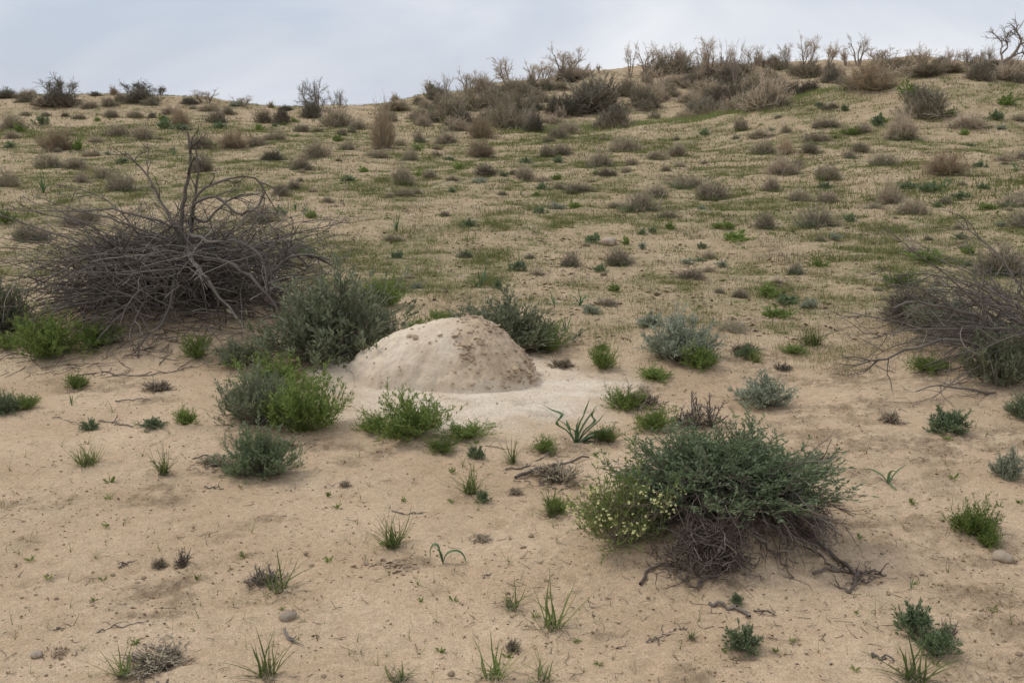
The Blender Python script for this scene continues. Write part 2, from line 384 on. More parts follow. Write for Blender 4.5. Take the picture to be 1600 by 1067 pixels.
gm = bpy.data.materials.new('desert_sand'); gm.use_nodes = True; t = gm.node_tree; t.nodes.clear(); lk = t.links.new
def mixc(a, b, f, bt='MIX'):
    n = N(t, 'ShaderNodeMix', data_type='RGBA', blend_type=bt)
    for s_, v in ((0, f), (6, a), (7, b)):
        if isinstance(v, bpy.types.NodeSocket): lk(v, n.inputs[s_])
        else: n.inputs[s_].default_value = v if s_ == 0 else (*v, 1)
    return n.outputs[2]
def noise(scale, detail=4, rough=0.5, vec=None, dist=0.0):
    n = N(t, 'ShaderNodeTexNoise'); n.inputs['Scale'].default_value = scale; n.inputs['Detail'].default_value = detail; n.inputs['Roughness'].default_value = rough
    n.inputs['Distortion'].default_value = dist
    lk(vec or geo.outputs['Position'], n.inputs['Vector']); return n.outputs['Fac']
def ramp(v, a, b, lo=0.0, hi=1.0):
    n = N(t, 'ShaderNodeMapRange', interpolation_type='SMOOTHSTEP'); lk(v, n.inputs['Value'])
    for k_, x_ in (('From Min', a), ('From Max', b), ('To Min', lo), ('To Max', hi)): n.inputs[k_].default_value = x_
    return n.outputs[0]
def mul(a, b, op='MULTIPLY'):
    n = N(t, 'ShaderNodeMath', operation=op)
    for i_, v in ((0, a), (1, b)):
        if isinstance(v, bpy.types.NodeSocket): lk(v, n.inputs[i_])
        else: n.inputs[i_].default_value = v
    return n.outputs[0]
geo = N(t, 'ShaderNodeNewGeometry')
at_ = N(t, 'ShaderNodeAttribute', attribute_name='soil'); sp_ = N(t, 'ShaderNodeSeparateColor'); lk(at_.outputs['Color'], sp_.inputs[0])
a_pale, a_green, a_crust = sp_.outputs[0], sp_.outputs[1], sp_.outputs[2]
c = mixc((.435, .305, .185), (.53, .385, .245), ramp(noise(1.3, 5), .3, .7))
c = mixc(c, (.40, .275, .16), ramp(noise(5.5, 5, .6), .5, .72, 0, .5))
c = mixc(c, (.25, .17, .10), mul(a_crust, ramp(noise(26, 5, .7), .38, .60, 0.10, .75)))
c = mixc(c, (.34, .25, .16), mul(a_green, .45))
c = mixc(c, (.20, .185, .07), mul(a_green, ramp(noise(5, 8, .85), .40, .56, .08, .88)))
c = mixc(c, (.13, .10, .06), mul(a_green, ramp(noise(11, 6, .82), .52, .60, 0, .75)))
c = mixc(c, (.50, .375, .255), mul(a_green, ramp(noise(5.3, 5, .7, dist=.4), .55, .64, 0, .7)))
c = mixc(c, mixc((.60, .475, .335), (.70, .585, .44), ramp(noise(4, 5), .3, .7)), mul(a_pale, .92))
c = mixc(c, (1.10, 1.14, 1.20), 1.0, 'MULTIPLY')
gr = noise(170, 3, .8)
c = mixc(c, mixc((.40, .36, .32), (1.5, 1.52, 1.55), ramp(gr, .33, .67)), .42, 'MULTIPLY')
c = mixc(c, mixc((.72, .70, .67), (1.22, 1.22, 1.22), ramp(noise(38, 5, .7), .32, .68)), .4, 'MULTIPLY')
c = mixc(c, (.17, .11, .07), ramp(noise(95, 2, .5), .675, .72, 0, .65))
b_ = N(t, 'ShaderNodeBsdfPrincipled'); b_.inputs['Roughness'].default_value = .95; b_.inputs['Specular IOR Level'].default_value = .1
lk(c, b_.inputs['Base Color'])
hgt = mul(mul(noise(9, 7, .66, dist=.6), ramp(noise(.9, 3), .4, .62, .010, .032)), mul(noise(48, 5, .7), mul(ramp(a_crust, 0, 1, .003, .03), 1.0), 'MULTIPLY'), 'ADD')
hgt = mul(hgt, mul(noise(330, 2), .0012), 'ADD')
bp = N(t, 'ShaderNodeBump'); bp.inputs['Strength'].default_value = .8; bp.inputs['Distance'].default_value = 1.0; lk(hgt, bp.inputs['Height']); lk(bp.outputs[0], b_.inputs['Normal'])
o_ = N(t, 'ShaderNodeOutputMaterial'); lk(b_.outputs[0], o_.inputs[0])
ground_me.materials.append(gm)
tag(link('sand_ground', ground_me), 'sandy desert ground rising to the dunes, thin grass further up', None, None, 'structure')

# ------------------------------------------------------------------ the pale mound
def mound_h(x, y):
    """height of the mound above its foot: steep towards +x, long tail towards -x"""
    dx = x - MX; dy = y - MY
    a = np.arctan2(dy, dx)
    rx = np.where(dx > 0.12, 0.44, 0.86); rx = 0.60 - 0.085 * np.tanh((dx - 0.02) / 0.25)
    r = np.sqrt((dx / rx) ** 2 + (dy / 0.50) ** 2)
    r = r * (1 + 0.05 * np.sin(3 * a + 1) + 0.06 * perlin(x * 3, y * 3, 7) + 0.10 * fbm(x * 6, y * 6, 4, 13, .6))
    p = np.clip(1 - r ** 2.4, 0, 1) ** 1.12
    tail = 0.035 * np.exp(-(((dx + 0.72) / 0.4) ** 2 + (dy / 0.35) ** 2))
    h = 0.30 * p + tail + 0.02 * np.exp(-(((dx - 0.1) / .18) ** 2 + ((dy + 0.0) / .3) ** 2))
    h = h + 0.045 * np.clip(1 - (r / 1.22) ** 2, 0, 1)
    return h, r
nx, ny = 240, 170
mx_, my_ = np.meshgrid(np.linspace(MX - 1.35, MX + 0.72, nx), np.linspace(MY - 0.68, MY + 0.68, ny))
mh, mr_ = mound_h(mx_, my_)
edge = sst(0.0, 0.05, mh)
soft = 0.018 * fbm(mx_ * 5, my_ * 5, 5, 3, .6)
rough_side = sst(-0.12, 0.25, mx_ - MX + 0.25 * fbm(mx_ * 4, my_ * 4, 2, 5))
soft = soft + rough_side * (0.05 * np.abs(fbm(mx_ * 11, my_ * 11, 4, 9, .68)) - .010) + 0.005 * fbm(mx_ * 35, my_ * 35, 2, 12)
gullies = -0.005 * np.abs(perlin(np.arctan2(my_ - MY, mx_ - MX) * 6, mr_ * 1.2, 33)) * sst(.4, .9, mr_)
bd = np.minimum(np.minimum(mx_ - mx_.min(), mx_.max() - mx_), np.minimum(my_ - my_.min(), my_.max() - my_))
mzz = height(mx_, my_) + 0.03 * (1 - sst(0.2, 1.25, np.sqrt(((mx_ - (MX + .1))) ** 2 + ((my_ - (MY - .22)) / .72) ** 2))) + mh + edge * (soft + gullies) - 0.035 * (1 - edge) - 0.03 * (1 - sst(0, .08, bd))
mV = np.stack([mx_ - MX, my_ - MY, mzz], -1).reshape(-1, 3)
j0 = (np.arange(ny - 1)[:, None] * nx + np.arange(nx - 1)[None]).ravel()
MZ = float(height(MX, MY)); mV[:, 2] -= MZ
mat_m = bpy.data.materials.new('pale_mound_soil'); mat_m.use_nodes = True; t = mat_m.node_tree; t.nodes.clear(); lk = t.links.new
geo = N(t, 'ShaderNodeNewGeometry'); sx = N(t, 'ShaderNodeSeparateXYZ'); lk(geo.outputs['Position'], sx.inputs[0])
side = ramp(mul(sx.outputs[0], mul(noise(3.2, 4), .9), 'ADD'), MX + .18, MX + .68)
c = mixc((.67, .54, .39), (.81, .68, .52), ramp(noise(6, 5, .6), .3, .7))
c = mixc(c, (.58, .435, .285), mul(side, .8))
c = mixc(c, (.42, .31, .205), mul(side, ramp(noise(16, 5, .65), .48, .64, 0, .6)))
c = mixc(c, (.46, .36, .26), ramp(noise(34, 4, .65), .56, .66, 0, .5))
foot = ramp(mul(sx.outputs[2], mul(noise(7, 4), .08), 'ADD'), MZ + .075, MZ + .16)
c = mixc(mixc((.65, .52, .38), (.77, .65, .51), ramp(noise(4, 5), .3, .7)), c, foot)
c = mixc(c, mixc((.72, .70, .68), (1.2, 1.2, 1.2), ramp(noise(420, 2, .6), .3, .72)), .4, 'MULTIPLY')
b_ = N(t, 'ShaderNodeBsdfPrincipled'); b_.inputs['Roughness'].default_value = .95; b_.inputs['Specular IOR Level'].default_value = .1
lk(c, b_.inputs['Base Color'])
hgt = mul(mul(noise(11, 7, .7, dist=.5), .02), mul(noise(70, 4, .65), mul(side, .008, 'MULTIPLY')), 'ADD'); hgt = mul(hgt, mul(noise(110, 4), .003), 'ADD')
bp = N(t, 'ShaderNodeBump'); bp.inputs['Strength'].default_value = .8; bp.inputs['Distance'].default_value = 1.0; lk(hgt, bp.inputs['Height']); lk(bp.outputs[0], b_.inputs['Normal'])
o_ = N(t, 'ShaderNodeOutputMaterial'); lk(b_.outputs[0], o_.inputs[0])
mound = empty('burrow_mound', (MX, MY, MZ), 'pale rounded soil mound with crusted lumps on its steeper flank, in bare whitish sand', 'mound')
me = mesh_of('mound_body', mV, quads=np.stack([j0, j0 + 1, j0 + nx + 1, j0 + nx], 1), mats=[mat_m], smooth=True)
link('mound_body', me, mound)

def rock_mesh(name, seed, m, flat=0.6, sub=2):
    import bmesh
    bm = bmesh.new(); bmesh.ops.create_icosphere(bm, subdivisions=sub, radius=0.5)
    for v in bm.verts:
        p = v.co; n_ = 1 + 0.28 * float(perlin(p.x * 3 + seed, p.y * 3 + p.z * 2.1, seed)) + 0.15 * float(perlin(p.x * 7 + p.z * 5, p.y * 7 + seed, seed + 5))
        v.co = p * n_; v.co.z *= flat
    me = bpy.data.meshes.new(name); bm.to_mesh(me); bm.free(); me.materials.append(m)
    me.polygons.foreach_set('use_smooth', [sub > 1] * len(me.polygons))
    return me
clods = [rock_mesh('clod', 10 + i, M['clod'], .5, 1) for i in range(5)]
def mound_surface(x, y):
    fx = (x - (MX - 1.35)) / 2.07 * (nx - 1); fy = (y - (MY - 0.68)) / 1.36 * (ny - 1)
    return float(mzz[int(round(fy)), int(round(fx))])
cnt = 0
extra = MB()
clod_v = [np.array([v.co[:] for v in m_.vertices]) for m_ in clods]; clod_t = [np.array([p_.vertices[:] for p_ in m_.polygons]) for m_ in clods]
while cnt < 560:
    x = MX + rng.uniform(-.55, .5); y = MY - .5 + rng.uniform(0, .62)
    h, r = mound_h(np.array(x), np.array(y))
    if h < 0.02 or r > 0.97: continue
    wgt = sst(-0.12, 0.12, x - MX) * (.12 + sst(-.1, .4, fbm(x * 5, y * 5, 3, 66))) + 0.035
    if rng.random() > wgt: continue
    if cnt >= 225:
        s = rng.uniform(.006, .016); cv = clod_v[cnt % 5] * [s * rng.uniform(1, 1.7), s, s * .9]; a = rng.uniform(0, 6.28); cv = cv @ np.array([[math.cos(a), math.sin(a), 0], [-math.sin(a), math.cos(a), 0], [0, 0, 1]])
        extra.add(cv + [x - MX, y - MY, mound_surface(x, y) - MZ + s * .05], t=clod_t[cnt % 5]); cnt += 1; continue
    o = link('clod', clods[cnt % 5], mound); s = rng.uniform(.009, .034) * (1.5 if rng.random() < .12 else 1)
    o.location = (x - MX, y - MY, mound_surface(x, y) - MZ + s * 0.02); o.scale = (s * rng.uniform(1, 1.8), s * rng.uniform(.9, 1.3), s * rng.uniform(.7, 1.1)); o.rotation_euler = (rng.uniform(-.4, .4), rng.uniform(-.4, .4), rng.uniform(0, 6.28)); cnt += 1

link('soil_crumbs', extra.mesh('soil_crumbs', [M['clod']]), mound)['kind'] = 'stuff'
for i in range(72):
    a = rng.normal(-.9, .8); k_ = rng.uniform(.96, 1.45); x = MX + math.cos(a) * .5 * k_; y = MY + math.sin(a) * .5 * k_
    o = link('clod', clods[i % 5], mound); s = rng.uniform(.005, .014); o.location = (x - MX, y - MY, max(float(height(x, y)) + .022, mound_surface(min(x, MX + .7), max(y, MY - .66))) - MZ + s * .1); o.scale = (s * 1.3, s, s * .8); o.rotation_euler = (a, a * 2, a * 3)

# ------------------------------------------------------------------ plant builders (unit footprint: 1 wide, about 1 high)
def leafy(nst, ntw, nlf, ll, lw, hgt=0.8, r0=0.012, leaf='green_leaf', wood='drydark', skirt=0.0, up=0.35, emin=12, lump=0.18):
    wd, fo = MB(), MB()
    d = dome_dirs(nst, emin, 89); th = np.arctan2(d[:, 1], d[:, 0])
    R = 1 / np.sqrt((np.linalg.norm(d[:, :2], axis=1) / 0.5) ** 2 + (d[:, 2] / hgt) ** 2)
    ph = rng.uniform(0, 6.28, 3)
    R = R * rng.uniform(.58, 1.0, nst) * (1 + lump * np.sin(2 * th + ph[0]) * .5 + lump * np.sin(5 * th + ph[1]) * d[:, 2])
    st = np.stack([rng.normal(0, .05, nst), rng.normal(0, .05, nst), np.full(nst, -.02)], 1)
    d0 = d.copy(); d0[:, 2] *= 0.75
    p1 = grow(st, d0, R, 7, curl=.05, wob=.09)
    wd.tubes(p1, taper(nst, 7, r0, r0 * .25), 3)
    tp, td, ti, tt = sample(p1, ntw, .35, 1.0)
    d2 = unit(td + rng.normal(size=td.shape) * .45 + np.array([0, 0, up * .6]))
    L2 = np.broadcast_to(.17, len(tp)) * rng.uniform(.6, 1.2, len(tp))
    p2 = grow(tp, d2, L2, 4, curl=.08, wob=.1)
    wd.tubes(p2, taper(len(tp), 4, r0 * .3, r0 * .12), 3)
    lp, ld, li, lt = sample(p2, nlf, .05, 1.0)
    e = unit(ld + rng.normal(size=ld.shape) * .5 + np.array([0, 0, .25]))
    sz = rng.uniform(.6, 1.15, len(lp))
    fo.leaves(lp, e, ll * sz, lw * sz)
    if skirt:
        n = int(nst * skirt); dd_ = dome_dirs(n, -6, 22); s0 = np.stack([rng.normal(0, .1, n), rng.normal(0, .1, n), rng.uniform(0, .1, n)], 1)
        p = grow(s0, dd_, rng.uniform(.3, .52, n), 6, curl=-.02, wob=.15, floor=lambda q: 0 * q[:, 2])
        wd.tubes(p, taper(n, 6, r0 * .6, r0 * .15), 3)
        a, b, _, _ = sample(p, 3, .3, 1); p = grow(a, unit(b + rng.normal(size=b.shape) * .6), .1, 4, wob=.2); wd.tubes(p, taper(len(a), 4, r0 * .25, r0 * .1), 3)
    return [('woody_base', wd.mesh('woody_base', [M[wood]]), 'stuff'), ('foliage', fo.mesh('foliage', [M[leaf]]), 'stuff')]

def dry(nst=170, sub=6, hgt=.7, r=.0045, top='drytwig', base=None, leaf=None, nl=0, emin=8, nc=4, fuzz=5):
    """several crowns grown together, wispy at the edge, with dead stems lying round the foot"""
    b = MB(); d = dome_dirs(nst, emin, 89)
    ca = rng.uniform(0, 6.28, nc); cr_ = rng.uniform(.0, .24, nc); ch = rng.uniform(.6, 1.0, nc); ch[0] = 1; cr_[0] *= .4
    ci = rng.integers(0, nc, nst)
    R = 1 / np.sqrt((np.linalg.norm(d[:, :2], axis=1) / .36) ** 2 + (d[:, 2] / hgt) ** 2) * rng.uniform(.55, 1.12, nst) * ch[ci]
    st = np.stack([np.cos(ca[ci]) * cr_[ci] + rng.normal(0, .06, nst), np.sin(ca[ci]) * cr_[ci] + rng.normal(0, .06, nst), np.full(nst, -.03)], 1)
    p = grow(st, d, R, 6, curl=.05, wob=.12); b.tubes(p, taper(nst, 6, r * 1.8, r * .5), 3, 0)
    q, e, _, tt = sample(p, sub, .15, .97); e = unit(e + rng.normal(size=e.shape) * .5 + [0, 0, .1])
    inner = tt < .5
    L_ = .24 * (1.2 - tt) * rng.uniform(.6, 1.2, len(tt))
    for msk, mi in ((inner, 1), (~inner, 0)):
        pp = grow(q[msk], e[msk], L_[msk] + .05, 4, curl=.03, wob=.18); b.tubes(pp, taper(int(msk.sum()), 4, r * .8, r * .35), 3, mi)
        if fuzz:
            fq, fe, _, _ = sample(pp, fuzz if mi == 0 else 2, .1, 1.0); b.leaves(fq, unit(fe + rng.normal(size=fe.shape) * .55), rng.uniform(.03, .09, len(fq)), r * 1.1, mi)
    n = 50; a = rng.uniform(0, 6.28, n); rr = rng.uniform(.15, .5, n); pp = grow(np.stack([np.cos(a) * rr, np.sin(a) * rr, np.full(n, .03)], 1), rng.normal(size=(n, 3)) * [1, 1, .3], rng.uniform(.06, .22, n), 5, curl=-.03, wob=.25, floor=lambda q_: np.full(len(q_), .02)); b.tubes(pp, taper(n, 5, r * 1.2, r * .5), 3, 1)
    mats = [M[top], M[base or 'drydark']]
    if leaf:
        lp, ld, _, _ = sample(p, nl * 3, .0, .6); lp = lp * [1.1, 1.1, .65] + rng.normal(0, .03, lp.shape) * [1, 1, .3]; b.leaves(lp, unit(ld + rng.normal(size=ld.shape) * .6), .055, .016, 2); mats.append(M[leaf])
    return [(None, b.mesh('dry_shrub', mats), None)]

def strap(nl=9, L_=.75, wid=.05, n=10, droop=-.16, emin=45, emax=85, wavy=.06):
    """each leaf its own mesh"""
    res = []
    for i in range(nl):
        b = MB(); th = i / nl * 6.28 + rng.uniform(-.3, .3); el = math.radians(rng.uniform(emin, emax))
        d = np.array([[math.cos(th) * math.cos(el), math.sin(th) * math.cos(el), math.sin(el)]])
        p = grow(np.array([[math.cos(th) * .02, math.sin(th) * .02, -.02]]), d, L_ * rng.uniform(.6, 1.1), n, curl=droop * rng.uniform(.3, 1.4), wob=wavy, floor=lambda q: np.full(len(q), .0))
        tt = np.linspace(0, 1, n); wdt = wid * (0.55 + .5 * np.sin(tt * 2.6)) * (1 - tt ** 3) + .002
        b.ribbons(p, wdt[None], 0, .3)
        res.append(('leaf', b.mesh('leaf', [M['strap']], True), None))
    return res

def tuft(nb=40, L_=.8, wid=.02, spread=(35, 85), droop=-.10, base=.10, m='grass', dead=0, n=6):
    b = MB(); d = dome_dirs(nb, *spread); th = rng.uniform(0, 6.28, nb); rr = base * np.sqrt(rng.random(nb))
    st = np.stack([np.cos(th) * rr, np.sin(th) * rr, np.full(nb, -.01)], 1)
    Ls = L_ * rng.uniform(.3, 1.1, nb) ** 1.2
    p = grow(st, d, Ls, n, curl=droop * rng.uniform(0, 1.5, nb), wob=.07)
    tt = np.linspace(0, 1, n); b.ribbons(p, (wid * rng.uniform(.6, 1.1, nb))[:, None] * (1 - tt ** 2)[None] + .001, 0, .3)
    mats = [M[m]]
    if dead:
        dd_ = dome_dirs(dead, 0, 60); st = np.stack([rng.normal(0, base, dead), rng.normal(0, base, dead), np.zeros(dead)], 1)
        p = grow(st, dd_, rng.uniform(.1, .3, dead), 5, curl=-.05, wob=.25, floor=lambda q: np.full(len(q), .004)); b.tubes(p, taper(dead, 5, .007, .003), 3, 1); mats.append(M['drytwig'])
    return b, mats

def bare_tree(lim=4, hgt=1.0, crown='treetwig', seed=0, spread=.42, dens=1.0, emin=50):
    w_, tw = MB(), MB()
    d = dome_dirs(lim, emin, 85); st = np.stack([rng.normal(0, .03, lim), rng.normal(0, .03, lim), np.full(lim, -.05)], 1)
    p0 = grow(st, d, hgt * rng.uniform(.5, .72, lim), 8, curl=.03, wob=.17); w_.tubes(p0, taper(lim, 8, .026, .008), 5)
    q, e, _, tt = sample(p0, int(6 * dens), .3, 1); e = unit(e + rng.normal(size=e.shape) * .55 + [0, 0, .15]); p1 = grow(q, e, hgt * rng.uniform(.2, .38, len(q)), 6, curl=.03, wob=.2)
    w_.tubes(p1, taper(len(q), 6, .0075, .0035), 3)
    q, e, _, tt = sample(p1, int(6 * dens), .2, 1); e = unit(e + rng.normal(size=e.shape) * .6 + [0, 0, .2]); p2 = grow(q, e, hgt * rng.uniform(.1, .2, len(q)), 5, curl=.05, wob=.2)
    tw.tubes(p2, taper(len(q), 5, .0034, .002), 3)
    q, e, _, tt = sample(p2, int(10 * dens), .2, 1); e = unit(e + rng.normal(size=e.shape) * .5 + [0, 0, .15]); p3 = grow(q, e, hgt * rng.uniform(.04, .10, len(q)), 3, wob=.15)
    tw.tubes(p3, taper(len(q), 3, .0016, .0010), 3)
    return [('trunk', w_.mesh('trunk', [M['barktree']]), None), ('crown', tw.mesh('crown', [M[crown]]), 'stuff')]

PROTO = {
 'leafy_big':   [leafy(300, 10, 11, .042, .0115, .62, .005, 'green_leaf', skirt=.3, emin=6, lump=.2)],
 'leafy':       [leafy(110, 8, 9, .055, .014, .7, .007, 'green_leaf', skirt=.3), leafy(110, 8, 9, .05, .014, .6, .007, 'grey_leaf', skirt=.5), leafy(100, 8, 10, .055, .012, .65, .007, 'grey_leaf', skirt=.2)],
 'silver':      [leafy(90, 8, 9, .06, .018, .62, .007, 'silver_leaf', skirt=.2), leafy(80, 8, 9, .07, .018, .6, .008, 'silver_leaf')],
 'leafy_small': [leafy(48, 6, 8, .10, .03, .65, .009, 'green_leaf'), leafy(40, 6, 8, .12, .03, .6, .009, 'green_leaf')],
 'herb':        [leafy(95, 7, 9, .055, .014, .6, .004, 'herb', 'herb', emin=20, lump=.4), leafy(80, 7, 9, .06, .015, .5, .004, 'herb', 'herb', emin=10, lump=.5), leafy(80, 6, 9, .05, .013, .7, .004, 'herb', 'grass', emin=25, lump=.5)],
 'cushion':     [leafy(36, 5, 7, .12, .035, .55, .01, 'silver_leaf', emin=6), leafy(36, 5, 7, .12, .035, .5, .01, 'green_leaf', emin=6)],
 'farherb':     [leafy(26, 4, 6, .16, .05, .55, .01, 'herb', 'herb', emin=6, lump=.4), leafy(26, 4, 6, .16, .05, .5, .01, 'green_leaf', 'herb', emin=6, lump=.4)],
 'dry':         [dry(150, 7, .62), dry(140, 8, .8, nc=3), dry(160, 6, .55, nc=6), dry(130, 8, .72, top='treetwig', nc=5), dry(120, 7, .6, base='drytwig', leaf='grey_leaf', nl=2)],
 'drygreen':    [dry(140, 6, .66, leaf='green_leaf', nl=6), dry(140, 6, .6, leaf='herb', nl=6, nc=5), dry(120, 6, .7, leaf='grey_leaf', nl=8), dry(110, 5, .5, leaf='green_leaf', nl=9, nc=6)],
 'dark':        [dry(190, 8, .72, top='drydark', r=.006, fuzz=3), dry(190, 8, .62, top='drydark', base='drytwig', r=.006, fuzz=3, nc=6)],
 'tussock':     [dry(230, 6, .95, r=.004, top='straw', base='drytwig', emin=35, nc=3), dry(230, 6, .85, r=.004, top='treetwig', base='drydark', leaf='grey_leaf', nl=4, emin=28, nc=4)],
 'bare':        [bare_tree(4), bare_tree(5, spread=.5), bare_tree(3, dens=1.2), bare_tree(6, crown='treetwig', emin=40), bare_tree(4, dens=.8)],
 'darkbare':    [bare_tree(6, crown='drydark', emin=35), bare_tree(7, crown='drydark', emin=30, dens=1.3)],
}
PARTED = {'leafy_big', 'leafy', 'silver', 'leafy_small', 'herb', 'bare', 'darkbare'}
for k_ in ('cushion', 'farherb'):
    for i, var in enumerate(PROTO[k_]):
        b = MB(); mats = []
        for mi, (_, me, _k) in enumerate(var):
            co = np.zeros(len(me.vertices) * 3, np.float32); me.vertices.foreach_get('co', co)
            n_ = len(me.polygons); lt = np.zeros(n_, np.int32); me.polygons.foreach_get('loop_total', lt)
            li = np.zeros(len(me.loops), np.int32); me.loops.foreach_get('vertex_index', li)
            kq = int(lt[0]); b.add(co.reshape(-1, 3), **({'q': li.reshape(-1, 4)} if kq == 4 else {'t': li.reshape(-1, 3)}), m=mi); mats.append(me.materials[0]); bpy.data.meshes.remove(me)
        PROTO[k_][i] = [(None, b.mesh(k_, mats), None)]
for k_, spec_ in {'grass': [dict(nb=80, dead=26, wid=.022), dict(nb=60, dead=40, wid=.022), dict(nb=110, spread=(45, 88), droop=-.05, base=.2)], 'sparse': [dict(nb=24, dead=50, wid=.028, base=.12), dict(nb=18, dead=60, wid=.028, L_=.95, base=.12), dict(nb=30, dead=36, wid=.026, base=.12)],
                  'sprout': [dict(nb=4, base=.012, droop=-.2, wid=.026, n=9), dict(nb=5, base=.015, droop=-.32, wid=.022, n=9), dict(nb=3, base=.01, droop=-.12, wid=.028), dict(nb=7, base=.02, droop=-.25, wid=.02, n=8)]}.items():
    PROTO[k_] = []
    for s_ in spec_:
        b, mats = tuft(**s_)
        if k_ == 'sprout':
            p = grow(np.array([[0, 0, -.02]]), np.array([[.1, .05, 1.]]), .13, 4, wob=.1); b.tubes(p, taper(1, 4, .016, .008), 5, 1); mats.append(M['sheath'])
        PROTO[k_].append([(None, b.mesh('grass_tuft', mats), None)])
PROTO['seedling'] = []
for i in range(4):
    b = MB(); k_ = 7 + i * 2; a = rng.uniform(0, 6.28, k_); e = rng.uniform(.2, 1.4, k_); dr = np.stack([np.cos(a), np.sin(a), e], 1)
    b.leaves(np.zeros((k_, 3)) + [0, 0, -.01], dr, rng.uniform(.35, .6, k_), rng.uniform(.09, .16, k_), 0, .3)
    q_, e_ = unit(dr) * .3, unit(dr + rng.normal(size=dr.shape) * .8); b.leaves(q_, e_, .25, .09, 0, .3); PROTO['seedling'].append([(None, b.mesh('seedling', [M['herb']]), None)])
PROTO['strap'] = [strap(13, .85, .042, emin=22, wavy=.13), strap(9, droop=-.2, wid=.05, wavy=.1), strap(13, .75, .042, wavy=.1)]
PROTO['straps'] = [strap(5, .8, .055), strap(5, .8, .07, droop=-.25)]
PROTO['twiggy'] = [dry(60, 5, .8, r=.012, top='deadtwig', base='drytwig', emin=0), dry(70, 4, .6, r=.012, top='drytwig', base='root', emin=0)]
PARTED |= {'strap', 'straps'}
KN = {  # kind: (object name, category, group)
 'leafy_big': ('leafy_shrub', 'shrub', 'leafy green shrubs round the mound'), 'leafy': ('leafy_shrub', 'shrub', 'leafy green shrubs round the mound'),
 'silver': ('silvery_shrub', 'shrub', 'silvery green shrubs beyond the mound'), 'leafy_small': ('leafy_plant', 'plant', 'small blue-green plants on the near sand'),
 'herb': ('herb_clump', 'herb', 'bright green herb clumps'), 'cushion': ('cushion_plant', 'plant', 'small cushion plants on the slope'),
 'farherb': ('herb_clump', 'herb', 'bright green herb clumps'), 'dry': ('dry_shrub', 'shrub', 'dry shrubs dotting the slope'), 'drygreen': ('dry_shrub', 'shrub', 'dry shrubs dotting the slope'),
 'dark': ('dark_shrub', 'shrub', 'dark shrubs on the dunes'), 'tussock': ('grass_tussock', 'grass tussock', 'tall pale tussocks on the slope'),
 'bare': ('bare_tree', 'tree', 'bare pale trees on the dune ridge'), 'darkbare': ('bare_bush', 'bush', 'bare dark bushes on the skyline'),
 'grass': ('grass_tuft', 'grass tuft', 'grass tufts on the near sand'), 'sparse': ('grass_tuft', 'grass tuft', 'grass tufts on the near sand'), 'sprout': ('grass_sprout', 'sprout', 'tiny grass sprouts on the near sand'),
 'seedling': ('seedling', 'seedling', 'tiny seedlings on the near sand'), 'strap': ('strap_leaf_plant', 'plant', 'strap-leaved plants'), 'straps': ('strap_leaf_plant', 'plant', 'strap-leaved plants'), 'twiggy': ('dead_twig_tuft', 'dead plant', 'small dead twig tufts on the near sand')}
cnts = {}
def surf_z(x, y): return float(height(x, y))
def put(kind, px, R, wpx, hpx, label, var=None, sink=0.02, loc=None, lean=None):
    x, y, z = loc or place(px, R)
    D = depth(x, y, z); w_ = wpx * D / F; h_ = hpx * D / F
    vs = PROTO[kind]; i = cnts.get(kind, 0); cnts[kind] = i + 1; v = vs[(i * 7 + int(px)) % len(vs) if var is None else var % len(vs)]
    nm, cat, grp = KN[kind]
    key = (kind, vs.index(v)); hh = HGT.get(key)
    if hh is None:
        co_all = []
        for _, me, _k in v:
            co = np.zeros(len(me.vertices) * 3, np.float32); me.vertices.foreach_get('co', co); co_all.append(co.reshape(-1, 3))
        co_all = np.concatenate(co_all); hh = HGT[key] = (np.percentile(np.abs(co_all[:, :2]), 98) * 2, np.percentile(co_all[:, 2], 99))
    sx_, sz_ = w_ / hh[0], h_ / hh[1]
    if len(v) == 1 or kind not in PARTED:
        o = link(nm, v[0][1]); 
        tag(o, label, cat, grp)
    else:
        o = empty(nm, (0, 0, 0), label, cat, grp)
        for pn, me, kd in v:
            c_ = link(pn, me, o)
            if kd: c_['kind'] = kd
    o.location = (x, y, z - sink * h_)
    o.rotation_euler = (lean[0] if lean else rng.normal(0, .05), lean[1] if lean else rng.normal(0, .05), rng.uniform(0, 6.28))
    o.scale = (sx_, sx_, sz_)
    return o
HGT = {}
